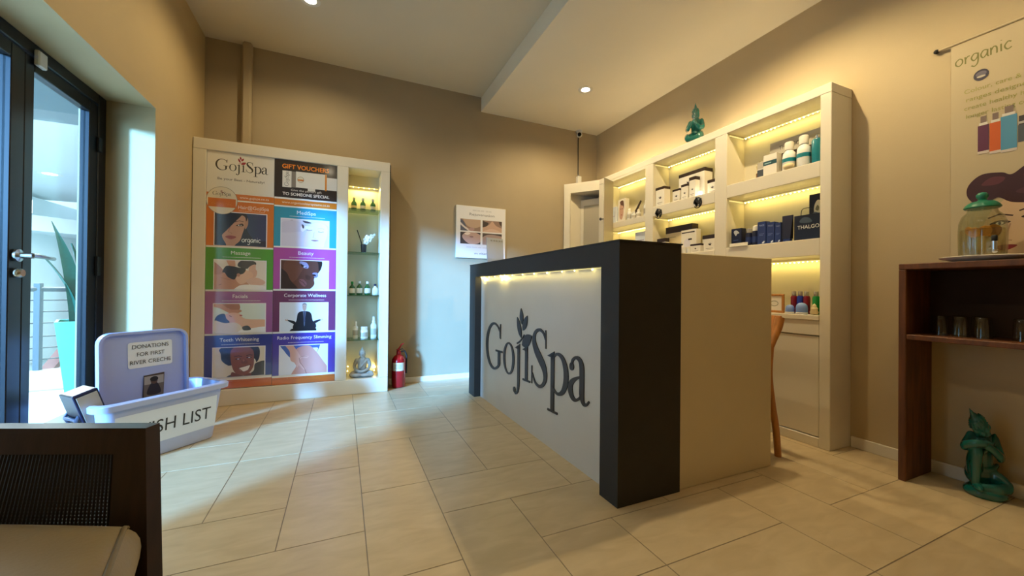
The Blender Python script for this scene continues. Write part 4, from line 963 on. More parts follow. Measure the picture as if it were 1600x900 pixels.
def resting_statue(root, s, facing):
    """kneeling figure, one knee raised, both hands folded on it and the head resting on the hands"""
    b = MB(); R_ = Matrix.Rotation(facing, 4, 'Z')
    # own frame: faces -y, height about 1
    b.lathe([(0, 0), (.24, 0), (.265, .03), (.26, .06), (.22, .085), (0, .085)], 'x', 36, cx=.03, cy=-.05, sx=1.0, sy=.9)
    b.ball((.03, .08, .19), (.20, .17, .13), 'x', 18, 12)                        # hips
    limb(b, [(.10, .06, .20), (.20, -.06, .17), (.24, -.16, .14)], [.10, .085, .07]); limb(b, [(.24, -.16, .13), (.10, -.22, .12), (-.05, -.20, .11)], [.065, .055, .045])   # folded leg
    limb(b, [(-.06, .04, .22), (-.12, -.08, .36), (-.13, -.16, .46)], [.105, .095, .085]); limb(b, [(-.13, -.17, .46), (-.13, -.15, .30), (-.12, -.13, .12)], [.082, .068, .055]); b.ball((-.12, -.20, .105), (.055, .10, .035), 'x', 14, 8)   # raised leg
    limb(b, [(.03, .10, .22), (.03, .09, .38), (.02, .04, .53)], [.155, .145, .135])    # torso
    b.ball((.16, .03, .56), .075, 'x', 14, 9); b.ball((-.11, .03, .57), .075, 'x', 14, 9); limb(b, [(.02, .03, .60), (-.02, -.03, .66)], [.065, .055])
    limb(b, [(.17, .02, .56), (.19, -.09, .43), (.14, -.17, .45)], [.062, .054, .048]); limb(b, [(.14, -.17, .45), (.03, -.21, .52), (-.08, -.20, .56)], [.048, .042, .038])
    limb(b, [(-.13, .02, .57), (-.24, -.08, .50), (-.25, -.15, .52)], [.060, .052, .046]); limb(b, [(-.25, -.15, .52), (-.16, -.23, .56), (-.06, -.24, .57)], [.046, .042, .036])
    b.ball((-.09, -.22, .575), (.075, .05, .035), 'x', 14, 8)
    for i in range(4): limb(b, [(-.05+.0*i, -.255+.018*i, .60), (.02, -.262+.018*i, .585)], [.014, .012])
    limb(b, [(.22, .07, .30), (.10, -.04, .27), (-.14, -.03, .25)], [.03, .03, .03]); limb(b, [(.17, .02, .62), (.05, -.10, .50), (-.09, -.06, .40)], [.028, .026, .026])   # sash
    head(b, (-.055, -.09, .715), .118, Matrix.Rotation(math.radians(-38), 4, 'Y') @ Matrix.Rotation(math.radians(16), 4, 'X') @ Matrix.Rotation(math.radians(20), 4, 'Z'))
    b.v = [(R_ @ V3((p.x*.60, p.y*.64, p.z)))*s for p in b.v]
    blend('figure', b, 'turquoise_glaze', .0058*s, root, 4)
def upright_statue(root, s, facing):
    """seated figure leaning on its raised knees, chin up, topknot upright"""
    b = MB(); R_ = Matrix.Rotation(facing, 4, 'Z')
    b.ball((0, .05, .12), (.22, .20, .13), 'x', 18, 12)
    for k in (-1, 1):
        limb(b, [(k*.10, .02, .15), (k*.20, -.15, .15), (k*.17, -.30, .10)], [.105, .095, .08]); limb(b, [(k*.17, -.30, .08), (k*.02, -.34, .06), (-k*.10, -.30, .05)], [.07, .055, .045])
        b.ball((k*.17, .03, .52), .08, 'x', 14, 9)
        limb(b, [(k*.18, .03, .52), (k*.24, -.08, .37), (k*.17, -.22, .33)], [.068, .058, .05]); limb(b, [(k*.17, -.22, .33), (k*.09, -.27, .41), (k*.03, -.25, .47)], [.048, .042, .036])
    limb(b, [(0, .06, .15), (0, .07, .34), (0, .03, .51)], [.17, .155, .15]); limb(b, [(0, .03, .55), (0, -.01, .64)], [.07, .06])
    limb(b, [(.18, .06, .27), (0, -.10, .25), (-.18, .06, .27)], [.04, .04, .04])
    head(b, (0, -.02, .715), .125, Matrix.Rotation(math.radians(8), 4, 'X'))
    b.v = [(R_ @ V3((p.x*.72, p.y*.80, p.z)))*s for p in b.v]
    blend('figure', b, 'turquoise_glaze', .0058*s, root, 4)
def lotus_statue(root, s, facing):
    b = MB(); R_ = Matrix.Rotation(facing, 4, 'Z')
    b.ball((0, .03, .13), (.24, .20, .13), 'x', 18, 12)
    for k in (-1, 1):
        limb(b, [(k*.10, .02, .13), (k*.28, -.10, .12), (k*.34, -.17, .085)], [.10, .092, .075]); limb(b, [(k*.34, -.18, .08), (k*.14, -.27, .085), (-k*.06, -.24, .08)], [.07, .06, .05])
        b.ball((k*.18, .04, .55), .085, 'x', 14, 9)
        limb(b, [(k*.20, .04, .54), (k*.26, .00, .36), (k*.20, -.13, .25)], [.07, .06, .052]); limb(b, [(k*.20, -.13, .25), (k*.08, -.22, .215), (0, -.23, .20)], [.05, .045, .045])
    limb(b, [(0, .05, .15), (0, .05, .36), (0, .04, .54)], [.17, .16, .155]); limb(b, [(0, .03, .58), (0, .01, .68)], [.075, .065])
    limb(b, [(.17, .0, .58), (.02, -.13, .40), (-.12, -.06, .24)], [.03, .026, .03])
    head(b, (0, -.02, .80), .122, Matrix.Rotation(math.radians(14), 4, 'X'))
    b.v = [(R_ @ p)*s for p in b.v]
    blend('figure', b, 'stone_grey', .009*s, root)
    b = MB(); M_ = WORLD[root.name] @ R_; b.M = M_; b.lathe([(0, -.001), (.36*s, -.001), (.37*s, .02*s), (.34*s, .04*s), (0, .04*s)], 'stone_grey', 36, sy=.62); finish('base', b, root)
t = thing('kneeling_statue', 'turquoise glazed kneeling statue resting head on knee under the console', 'statue', (-.098, -3.03, 0)); resting_statue(t, .425, math.radians(-52))
t = thing('sitting_statue', 'turquoise glazed sitting statue on top of the shelving', 'statue', (-.105, -1.49, 2.095)); upright_statue(t, .345, math.radians(-62))
t = thing('lotus_statue', 'grey stone sitting statue at the foot of the glass niche', 'statue', (-2.566, -.14, .128)); lotus_statue(t, .245, math.radians(-8))

# ------------------------------------------------------------------ foreground chair
F2, R3 = V3((.402, .916, 0)), V3((.916, -.402, 0))
def K(r, d, z): return V3((CAM.x, CAM.y, 0)) + R3*r + F2*d + V3((0, 0, z))
t = thing('lounge_chair', 'dark wood cane-backed chair with tan cushion at bottom left', 'chair', tuple(K(-1.05, .70, 0)), 0)
zt = .573
def bp(u, v):  # back plane: u 0 right .. 1 left, v 0 seat level(.28) .. 1 top
    wide = .070*(1-v); r = -.842+wide-(.56+wide*2)*u; d = .87-.07*(1-v)-.02*u
    return K(r, d, .26+(zt-.26)*v)
def bar(u0, u1, v0, v1, th, m, b):
    f = [bp(u0, v0), bp(u1, v0), bp(u1, v1), bp(u0, v1)]; b.prism(f, F2*th, m)
b = MB(); bar(-.035, 1.035, .83, 1.0, .035, 'dark_wood', b); finish('top_rail', b, t)
for u0, u1 in ((-.035, .085), (.915, 1.035)):
    b = MB(); bar(u0, u1, -.05, .83, .035, 'dark_wood', b); finish('side_post', b, t)
b = MB(); bar(.085, .915, .16, .26, .03, 'dark_wood', b); finish('lower_rail', b, t)
b = MB()
nu, nv = 64, 26
for i in range(nu+1):
    u = .085+.83*i/nu; b.tube([bp(u, .26)+F2*.014, bp(u, .83)+F2*.014], .0030, 'cane', 5, caps=False)
for j in range(nv+1):
    v = .26+.57*j/nv; b.tube([bp(.085, v)+F2*.017, bp(.915, v)+F2*.017], .0030, 'cane', 5, caps=False)
for i in range(-26, 90):
    pass
finish('cane_panel', b, t)
# cushion: rounded slab
def srf(a, c, top):
    ex = min(a, 1-a); ey = min(c, 1-c); e = min(1, min(ex*10, ey*8)); pr = math.sqrt(max(0, 1-(1-e)**2))
    r = -.775+.43*c - .62*a; d = .815-.56*c
    return K(r, d, (.345+.072*pr+.018*math.sin(PI*a)*math.sin(PI*c)) if top else (.345-.075*pr))
def cushion():
    vs = []; nx, ny = 26, 20
    for top in (True, False):
        for j in range(ny+1):
            for i in range(nx+1): vs.append(srf(.5-.5*math.cos(PI*i/nx), .5-.5*math.cos(PI*j/ny), top))
    N = (nx+1)*(ny+1); fs = []
    for k in range(2):
        for j in range(ny):
            for i in range(nx): fs.append([k*N+j*(nx+1)+i, k*N+j*(nx+1)+i+1, k*N+(j+1)*(nx+1)+i+1, k*N+(j+1)*(nx+1)+i])
    return vs, fs
b = MB(); vs, fs = cushion(); b.add(vs, fs, 'cushion', True); cu = finish('seat_cushion', b, t)
b = MB()
b.tube([srf(.045, .03+.94*i/24, True)+V3((0, 0, .001)) for i in range(25)], .005, 'piping', 8); finish('piping', b, cu)
b = MB(); b.prism([K(-.80, .80, .21), K(-1.36, .78, .21), K(-.99, .27, .21), K(-.42, .29, .21)], (0, 0, .055), 'dark_wood'); finish('seat_frame', b, t)
for r, d in ((-.82, .77), (-1.33, .75), (-.45, .31), (-.96, .30)):
    b = MB(); b.prism([K(r+.02, d-.02, 0), K(r-.02, d-.02, 0), K(r-.02, d+.02, 0), K(r+.02, d+.02, 0)], (0, 0, .212), 'dark_wood'); finish('leg', b, t)

# ------------------------------------------------------------------ donation box
f_, n_ = V3((.70, .714, 0)).normalized(), V3((-.714, .70, 0)).normalized()
FRb = V3((-3.412, -.945, 0))
BL, BW_, BH, TP = .50, .225, .325, .03
c0 = FRb - f_*(BL/2) + n_*(BW_/2)
t = thing('storage_box', 'large clear plastic storage box with wish list sheet by the door', 'storage box', (c0.x, c0.y, 0))
def ring(hl, hw, z, r=.05, k=5):
    o = []
    for sx, sy, a0 in ((1, 1, 0), (-1, 1, 90), (-1, -1, 180), (1, -1, 270)):
        for i in range(k+1):
            a = math.radians(a0+90*i/k); o.append(c0 + f_*(sx*(hl-r)+r*math.cos(a)) + n_*(sy*(hw-r)+r*math.sin(a)) + V3((0, 0, z)))
    return o
def loft(b, rings, m, cap0=True, cap1=False):
    n = len(rings[0]); vs = [p for r in rings for p in r]; fs = []
    for q in range(len(rings)-1):
        for i in range(n): fs.append([q*n+i, q*n+(i+1) % n, (q+1)*n+(i+1) % n, (q+1)*n+i])
    if cap0: fs.append(list(range(n)))
    if cap1: fs.append(list(range((len(rings)-1)*n, len(rings)*n)))
    b.add(vs, fs, m, True)
hl, hw = BL/2, BW_/2
b = MB(); loft(b, [ring(hl, hw, .004), ring(hl+TP*.9, hw+TP*.9, BH-.045), ring(hl+TP*.9, hw+TP*.9, BH), ring(hl+TP*.9-.006, hw+TP*.9-.006, BH), ring(hl-.006, hw-.006, .010)], 'bin_plastic', True, True); finish('tub', b, t)
b = MB(); loft(b, [ring(hl+TP*.9, hw+TP*.9, BH-.03), ring(hl+TP+.022, hw+TP+.022, BH-.03), ring(hl+TP+.024, hw+TP+.024, BH-.004), ring(hl+TP+.015, hw+TP+.015, BH+.004), ring(hl+TP*.9-.002, hw+TP*.9-.002, BH+.002)], 'bin_plastic', False); finish('rim', b, t)
b = MB(); cl = c0 - f_*(hl+TP+.024)
for s in (-1, 1):
    b.tube([cl+n_*(s*.05)+V3((0, 0, BH-.02)), cl+n_*(s*.05)-f_*.02+V3((0, 0, BH-.06)), cl+n_*(s*.03)-f_*.012+V3((0, 0, BH-.085))], .008, 'blue_tub', 8)
b.tube([cl+n_*.05-f_*.02+V3((0, 0, BH-.06)), cl-n_*.05-f_*.02+V3((0, 0, BH-.06))], .008, 'blue_tub', 8); finish('clip_handle', b, t)
# paper on the front (front face normal is -n)
b = MB()
def fpt(x, z):   # x along the front from its middle, towards the right
    k = (z-.004)/(BH-.049); off = hw+TP*.9*k+.0015
    return c0 + f_*x - n_*off + V3((0, 0, z))
def front(x0, x1, z0, z1, m, e=0.0): b.add([fpt(x0, z0)-n_*e, fpt(x1, z0)-n_*e, fpt(x1, z1)-n_*e, fpt(x0, z1)-n_*e], [[0, 1, 2, 3]], m)
front(-.225, .235, .075, .255, 'paper')
vs, fs, a, bb_, lo, hi = text_mesh('WISH LIST'); kx = .37/(bb_-a)
b.add([fpt(-.165+(p[0]-a)*kx, .128+p[1]*.098)-n_*.0012 for p in vs], fs, 'charcoal_letter'); finish('wish_list_sheet', b, t)
# lid standing on end in the box
Q0 = c0 + n_*.035 + V3((0, 0, .014))
LW, LH = .395, .635
t = thing('box_lid', 'upright frosted storage box lid carrying a donations notice', 'lid', tuple(Q0))
def lp(x, z, e=0): return Q0 + f_*(x-.012) + n_*(.03*z/LH+.01) - n_*e + V3((0, 0, z))
def rrect(x0, x1, z0, z1, r, k=6):
    o = []
    for cx, cz, a0 in ((x1-r, z1-r, 0), (x0+r, z1-r, 90), (x0+r, z0+r, 180), (x1-r, z0+r, 270)):
        for i in range(k+1): a = math.radians(a0+90*i/k); o.append((cx+r*math.cos(a), cz+r*math.sin(a)))
    return o
b = MB(); outer = rrect(-LW/2, LW/2, 0, LH, .055)
b.prism([lp(x, z, 0) for x, z in outer], n_*.012, 'lid_plastic'); finish('panel', b, t)
b = MB(); inner = rrect(-LW/2+.012, LW/2-.012, .012, LH-.012, .045); n = len(outer)
for (A, ea, B2, eb) in ((outer, 0, outer, .022), (outer, .022, inner, .022), (inner, .022, inner, .001)):
    b.add([lp(x, z, ea) for x, z in A]+[lp(x, z, eb) for x, z in B2], [[i, (i+1) % n, n+(i+1) % n, n+i] for i in range(n)], 'lid_plastic', True)
finish('raised_edge', b, t)
t2 = thing('donation_notice', 'white notice asking for creche donations, taped to the upright lid', 'notice', tuple(lp(.02, .50, .003)))
b = MB(); sh_ = rrect(-.075, .125, .435, .575, .012); b.prism([lp(x, z, .0015) for x, z in sh_], -n_*.0015, 'paper')
for i, s in enumerate(('DONATIONS', 'FOR FIRST', 'RIVER CRECHE')):
    vs, fs, a, bb_, lo, hi = text_mesh(s); wd = (.165, .125, .185)[i]; kx = wd/(bb_-a)
    b.add([lp(.025-wd/2+(p[0]-a)*kx, .540-i*.042+p[1]*.030, .0045) for p in vs], fs, 'charcoal_letter')
finish('sheet', b, t2)
b = MB(); b.prism([lp(x, z, .0015) for x, z in ((-.015, .262), (.080, .268), (.086, .392), (-.008, .388))], -n_*.002, 'photo_brown')
pg = Page(b, lp(-.015, .262, .004), f_, (0, 0, 1), 'print'); pg.rect(.004, .004, .094, .120, '#6e6258'); pg.rect(.006, .075, .094, .12, '#a79f98'); pg.blob([(.02, .02), (.03, .07), (.05, .085), (.07, .07), (.08, .02)], '#2b2220'); pg.oval(.05, .092, .016, .018, '#5a4034'); pg.oval(.05, .102, .019, .014, '#1c1512')
one('donation_photo', b, 'small dark photograph of a person taped below the donations notice', 'photo', base=tuple(lp(.035, .33, .003)))
# carton leaning in the left end of the box
ct = c0 - f_*.195 - n_*.02
t = thing('carton', 'small dark printed carton leaning in left end of the storage box', 'carton', (ct.x, ct.y, .02), 0)
b = MB(); Mx = Matrix((f_, n_, V3((0, 0, 1)))).transposed().to_4x4(); Mx.translation = ct+V3((0, 0, .028)); Mx = Mx @ Matrix.Rotation(math.radians(-17), 4, 'Y')
b.M = Mx; b.box(-.045, .045, -.06, .06, 0, .385, 'navy_card', .003); finish('body', b, t)
b = MB(); b.M = Mx; b.box(-.036, .038, -.0625, -.060, .012, .372, 'grey_card', .0008); b.box(-.040, .040, -.054, .054, .385, .3865, 'photo_brown', .0005); finish('printed_panel', b, t)

# ------------------------------------------------------------------ seen through the door
t = thing('plant_pot', 'tall tapered turquoise planter standing outside the glass door', 'planter', (-4.33, -.16, 0))
b = local(t); Rr_ = lambda h, z: [(-h, -h, z), (h, -h, z), (h, h, z), (-h, h, z)]
bot, top = .085, .15
def sq(h0, h1): 
    vs = Rr_(h0, 0)+Rr_(h1, .66)+Rr_(h1-.015, .66)+Rr_(h1-.02, .60); fs = [[0, 1, 2, 3]]
    for q in range(3): fs += [[q*4+i, q*4+(i+1) % 4, q*4+4+(i+1) % 4, q*4+4+i] for i in range(4)]
    return vs, fs
b.M = WORLD[t.name] @ Matrix.Rotation(math.radians(24), 4, 'Z'); b.add(*sq(bot, top), 'planter_aqua'); finish('pot', b, t)
b = local(t); b.M = WORLD[t.name] @ Matrix.Rotation(math.radians(24), 4, 'Z'); b.box(-.128, .128, -.128, .128, .585, .605, 'soil', .002); finish('soil', b, t)
t = thing('snake_plant', 'tall dark green sword-leaved plant in the turquoise planter', 'plant', (-4.33, -.16, .606))
LV_ = [(-.05, -.03, .72, -.16, .05), (-.02, .02, .58, -.10, .05), (.03, -.04, .50, .05, .07), (.06, .03, .62, .10, .06), (0, .06, .40, -.04, .06), (.08, -.02, .46, .16, .06), (.05, -.07, .55, .02, .09), (-.03, -.06, .46, -.20, .045)]
for i, (x, y, h, lean, wd) in enumerate(LV_):
    b = local(t); n = 9; vs = []; a = .5+.7*i; ca, sa = math.cos(a), math.sin(a)
    for q in range(n+1):
        u = q/n; ww = wd*(.55+.9*u-1.35*u*u)*(1-u**6)+.002; cx, cy, cz = x+lean*u*u*.9, y-.2*lean*u, h*u
        vs += [(cx-ca*ww, cy-sa*ww, cz), (cx-sa*.012, cy+ca*.012, cz), (cx+ca*ww, cy+sa*ww, cz), (cx-sa*.004, cy+ca*.004, cz)]
    fs = [[q*4+k, q*4+(k+1) % 4, q*4+4+(k+1) % 4, q*4+4+k] for q in range(n) for k in range(4)]
    b.add(vs, fs, 'leaf_green', True); finish('leaf', b, t)
t = thing('balustrade', 'grey steel balustrade with cable rails in the lobby', 'railing', (-5.45, 2.0, 0))
P0, P1 = V3((-5.25, .55, 0)), V3((-5.15, 4.2, 0))
P0 = V3((-6.6, 1.35, 0)); P1 = V3((-4.2, 2.75, 0))
b = MB(); b.tube([P0+V3((0, 0, .855)), P1+V3((0, 0, .855))], .026, 'rail_grey', 12); finish('handrail', b, t)
for z in (.12, .24, .36, .50, .62, .74):
    b = MB(); b.tube([P0+V3((0, 0, z)), P1+V3((0, 0, z))], .007, 'rail_grey', 8); finish('cable', b, t)
for s in (.06, .23, .40, .57, .74, .92):
    p = P0.lerp(P1, s); b = MB(); b.box(p.x-.026, p.x+.026, p.y-.026, p.y+.026, 0, .92, 'rail_grey', .004); finish('post', b, t)
b = MB(); b.prism([(-6.46, 3.0, -.60), (-6.34, 3.0, -.60), (-5.90, 3.0, .10), (-6.02, 3.0, .10)], (0, .12, 0), 'timber_red'); one('stair_string', b, 'reddish timber stair beam behind the lobby balustrade', 'beam', base=(-6.4, 3.06, -.6))
t = thing('safety_sign', 'small white sign with a red cross hanging in the lobby', 'sign', (-6.42, 3.1, 1.80))
b = local(t); b.box(-.10, .10, -.008, .008, 0, .17, 'plastic_white', .003); finish('panel', b, t)
b = local(t)
for (x0, x1, z0, z1) in ((-.012, .014, .03, .14), (-.04, .042, .072, .098)): b.box(x0+.03, x1+.03, -.012, -.008, z0, z1, 'red_enamel', .001)
finish('red_cross', b, t)
b = local(t); b.tube([(0, 0, .17), (0, 0, .86)], .004, 'dark_steel', 6); finish('hanger', b, t)

# ------------------------------------------------------------------ products on the lit shelves (front faces look towards -x)
def carton(label, y0, y1, z, h, x0, depth, body, art=None, group=None, band=None, bandh=.2, name='carton', tilt=0.0, cat='box', lab=True):
    """y0 < y1; front at x0"""
    t = thing(name, label, cat, (x0+depth/2, (y0+y1)/2, z), 0, group)
    b = MB(); hb = h*(1-bandh) if band else h
    P = Matrix.Translation((x0+depth/2, (y0+y1)/2, z)) @ Matrix.Rotation(tilt, 4, 'Z') @ Matrix.Translation((-(x0+depth/2), -(y0+y1)/2, -z))
    b.M = P; b.box(x0, x0+depth, y0, y1, z, z+hb, body, .0012)
    if art:
        pg = Page(b, (x0-.0002, y1, z), (0, -1, 0), (0, 0, 1), 'print'); pg.wid = y1-y0; pg.hei = hb; art(pg, y1-y0, hb)
    finish('carton_body', b, t)
    if band:
        b = MB(); b.M = P; b.box(x0-.001, x0+depth+.001, y0-.001, y1+.001, z+hb, z+h, band, .0012); finish('top_band', b, t)
    return t
def bottle(label, x, y, z, prof, m, cap=None, capm=None, lab=None, group=None, name='bottle', cat='bottle', seg=20):
    """prof: body profile; cap: profile; lab: (z0, z1, radius, material)"""
    t = thing(name, label, cat, (x, y, z), 0, group)
    b = local(t); b.lathe(prof, m, seg); finish('body', b, t)
    if cap: b = local(t); b.lathe(cap, capm, seg); finish('cap', b, t)
    if lab: b = local(t); b.lathe([(lab[2], lab[0]), (lab[2]+.0006, lab[0]), (lab[2]+.0006, lab[1]), (lab[2], lab[1])], lab[3], seg); finish('label', b, t)
    return t
def leafart(pg, x, y, s, c='#2b1f1c'):
    for p in (leafshape(0, 0, .1, .9, .35), leafshape(.0, .1, .6, .6, .3), leafshape(0, .1, -.5, .65, .3), leafshape(.0, .2, .45, .05, .2)): pg.poly([(x+a*s, y+q*s) for a, q in p], c, .3)
    pg.k += 1
def spa_art(pg, w, h):
    leafart(pg, w*.52, h*.42, min(w, h)*.30); pg.rect(w*.2, h*.18, w*.8, h*.21, '#8a7d74'); pg.rect(w*.3, h*.10, w*.7, h*.12, '#a59a90')
def navy_art(word='THALGO'):
    def f(pg, w, h):
        pg.text(word, w*.5, h*.80, min(.012, w*.2), '#aab6d6', w*.62); pg.rect(w*.2, h*.45, w*.8, h*.47, '#6d7cae'); pg.rect(w*.2, h*.39, w*.65, h*.41, '#6d7cae'); pg.blob([(w*.55, h*.06), (w*.8, h*.14), (w*.85, h*.08), (w*.7, h*.03)], '#c9d2e6')
    return f
XF = -.185
# --- near column, top cell
z = 1.661
t = thing('display_stand', 'grey and black brand display stand at back of the upper near cell', 'display stand', (-.05, -2.235, z))
b = MB(); b.box(-.062, -.045, -2.385, -2.062, z, z+.160, 'choc_card', .001); finish('dark_base', b, t)
b = MB(); b.box(-.060, -.047, -2.385, -2.062, z+.160, z+.250, 'grey_card', .001); pg = Page(b, (-.0602, -2.062, z+.160), (0, -1, 0), (0, 0, 1)); pg.text('THALGO', .125, .028, .026, '#5c544c', .13); finish('header', b, t)
t = thing('reed_pot', 'small brown pot holding short straw reeds', 'pot', (-.09, -2.018, z)); b = local(t); b.lathe([(0, 0), (.024, 0), (.026, .03), (.027, .055), (.024, .056), (.023, .02), (0, .02)], 'brown_pot', 20); finish('pot', b, t)
for i in range(9):
    a = i*.7; b = local(t); b.tube([(.010*math.cos(a), .010*math.sin(a), .03), (.024*math.cos(a), .024*math.sin(a), .11+.012*(i % 3))], .002, 'straw', 5); finish('reed', b, t)
carton('white and teal banded carton in the upper near cell', -2.185, -2.098, z, .135, XF, .05, 'white_card', lambda pg, w, h: (pg.rect(0, h*.50, w, h*.70, '#13454f'), pg.rect(w*.1, h*.57, w*.6, h*.62, '#8fb2b4')))
carton('small grey banded carton beside the white and teal carton', -2.096, -2.052, z, .105, XF+.01, .045, 'grey_card', lambda pg, w, h: (pg.rect(0, 0, w, h*.5, '#3f4650'), pg.rect(0, h*.52, w, h*.58, '#d8d4cc')))
wp = [(0, 0), (.034, 0), (.037, .006), (.037, .085), (.034, .112), (.022, .128), (.018, .134), (0, .134)]; wc = [(.019, .132), (.024, .134), (.025, .176), (.021, .184), (0, .184)]
for y, lab, k in ((-2.240, 'rounded white bottle with teal band, behind a cream soap', 1.0), (-2.325, 'taller white bottle with teal band, next to the teal bottle', 1.06)):
    bottle(lab, XF+.035, y, z, [(r, q*k) for r, q in wp], 'white_gloss', [(r, q*k) for r, q in wc], 'white_card', (.055*k, .078*k, .0372, 'teal_plastic'), 'white bottles with teal bands')
bottle('plain teal cylinder bottle at the end of the upper near cell', XF+.04, -2.398, z, [(0, 0), (.028, 0), (.030, .004), (.030, .140), (.026, .150), (0, .150)], 'teal_plastic', [(.010, .15), (.012, .152), (.012, .175), (0, .177)], 'silver_cap')
t = thing('soap', 'rounded cream soap in front of the white bottle', 'soap', (XF-.008, -2.262, z)); b = local(t); b.ball((0, 0, .020), (.020, .034, .020), 'cream_soap', 18, 10); finish('bar', b, t)
# --- near column, middle cell
z = 1.213
carton('dark blue carton with pale shell print at left of the middle near cell', -1.948, -1.872, z, .130, XF, .05, 'navy_card', lambda pg, w, h: (pg.blob([(w*.25, h*.82), (w*.5, h*.9), (w*.8, h*.74), (w*.6, h*.7), (w*.45, h*.6)], '#b9bec8'), pg.rect(w*.2, h*.35, w*.7, h*.38, '#55639a')))
for y, lab, cm, k in ((-1.985, 'dark jar with grey cap beside the shell carton', 'silver_cap', .92), (-2.030, 'dark bottle with white cap beside the blue cartons', 'white_gloss', 1.0)):
    bottle(lab, XF+.03, y, z, [(0, 0), (.021, 0), (.022, .004), (.022, .088*k), (.019, .098*k), (0, .098*k)], 'navy_card', [(.017, .098*k), (.019, .100*k), (.017, .130*k), (.012, .134*k), (0, .134*k)], cm, (.02, .06, .0222, 'navy_light'), 'dark capped jars')
for y0, y1, h, lab in ((-2.118, -2.062, .150, 'tallest of the three navy cartons'), (-2.172, -2.122, .138, 'middle one of the three navy cartons'), (-2.212, -2.176, .128, 'narrow navy carton beside the tall tube')):
    carton(lab, y0, y1, z, h, XF, .045, 'navy_light', navy_art(), 'navy cartons in the middle near cell')
t = thing('tube', 'tall navy cream tube widening to its crimped top', 'tube', (XF+.015, -2.245, z))
b = MB()
b.add([(XF, -2.222, z+.018), (XF, -2.268, z+.018), (XF+.03, -2.268, z+.018), (XF+.03, -2.222, z+.018), (XF+.012, -2.214, z+.165), (XF+.012, -2.277, z+.165), (XF+.018, -2.277, z+.165), (XF+.018, -2.214, z+.165)], [[0, 1, 2, 3], [4, 5, 6, 7], [0, 1, 5, 4], [1, 2, 6, 5], [2, 3, 7, 6], [3, 0, 4, 7]], 'navy_card')
finish('tube_body', b, t)
b = MB(); b.box(XF+.001, XF+.029, -2.266, -2.224, z, z+.018, 'navy_light', .002); finish('cap', b, t)
b = MB(); pg = Page(b, (XF+.0025, -2.220, z+.03), (0, -1, 0), (.085, 0, 1), 'print'); pg.text('THALGO', .026, .098, .009, '#aab6d6', .030); pg.rect(.006, .050, .040, .053, '#6d7cae'); pg.rect(.006, .042, .032, .045, '#6d7cae'); pg.blob([(.024, .004), (.040, .012), (.042, .006), (.032, .002)], '#c9d2e6'); finish('print', b, t)
t = thing('gift_bag', 'dark navy THALGO paper bag at end of the middle near cell', 'bag', (XF+.025, -2.36, z))
b = MB(); b.prism([(XF, -2.436, z), (XF, -2.292, z), (XF+.05, -2.292, z), (XF+.05, -2.436, z)], (0, 0, .150), 'bag_navy')
pg = Page(b, (XF-.0003, -2.292, z), (0, -1, 0), (0, 0, 1)); pg.text('THALGO', .078, .066, .022, '#e4e2dc', .118); pg.blob([(.03, .11), (.05, .135), (.08, .13), (.10, .105), (.07, .10)], '#3d4c5e'); finish('paper_bag', b, t)
b = MB(); b.tube(smooth_open([(XF, -2.33, z+.15), (XF-.002, -2.34, z+.185), (XF-.002, -2.385, z+.185), (XF, -2.395, z+.15)], 5), .002, 'cable_black', 6); finish('handle', b, t)
t = thing('show_card', 'tall dark show card with pale figure behind the navy bag', 'card', (-.09, -2.385, z))
b = MB(); b.box(-.094, -.088, -2.44, -2.325, z, z+.285, 'bag_navy', .0008); pg = Page(b, (-.0943, -2.325, z), (0, -1, 0), (0, 0, 1))
pg.blob([(.03, .16), (.028, .21), (.045, .245), (.065, .235), (.07, .20), (.062, .16), (.05, .15)], '#efe9c8'); pg.blob([(.035, .19), (.045, .215), (.055, .20), (.05, .18)], '#8b8560'); pg.blob([(.005, .15), (.03, .175), (.06, .16), (.09, .14), (.09, .12), (.01, .12)], '#6b7078'); finish('card', b, t)
t = thing('price_strip', 'white shelf price strip under the dark cartons', 'strip', (XS-.001, -1.95, 1.212)); b = MB(); b.box(XS-.003, XS-.001, -2.012, -1.878, 1.214, 1.236, 'white_card', .0008); b.box(XS-.012, XS-.001, -2.012, -1.878, 1.2125, 1.2145, 'white_card', .0005); finish('strip', b, t)
# --- near column, low cell
z = .764
t = thing('picture_frame', 'small wooden picture frame in the low near cell', 'picture frame', (XF+.02, -2.165, z))
for (a, b0, c, d_) in ((-2.225, -2.105, 0, .014), (-2.225, -2.105, .106, .120), (-2.225, -2.211, .014, .106), (-2.119, -2.105, .014, .106)):
    b = MB(); b.box(XF+.012, XF+.024, a, b0, z+c, z+d_, 'honey_wood', .002); finish('frame_side', b, t)
b = MB(); b.box(XF+.017, XF+.023, -2.211, -2.119, z+.014, z+.106, 'white_card', .0005); pg = Page(b, (XF+.0168, -2.119, z+.014), (0, -1, 0), (0, 0, 1)); pg.oval(.045, .045, .026, .018, '#8a8a76').oval(.045, .045, .022, .014, '#e6e1d2'); finish('picture', b, t)
for y, m, lab in ((-2.262, 'red_liquid', 'dark red bottle, first of the coloured row'), (-2.298, 'blue_liquid', 'blue bottle between the two red bottles'), (-2.334, 'red_liquid', 'dark red bottle between the blue and green bottles'), (-2.385, 'green_liquid', 'first green bottle of the coloured row'), (-2.420, 'green_liquid', 'green bottle nearest the end post')):
    bottle(lab, XF+.055, y, z, [(0, 0), (.017, 0), (.018, .003), (.018, .100), (.014, .110), (0, .110)], m, [(.011, .11), (.012, .112), (.012, .138), (0, .140)], 'silver_cap', None, 'coloured bottles in a row')
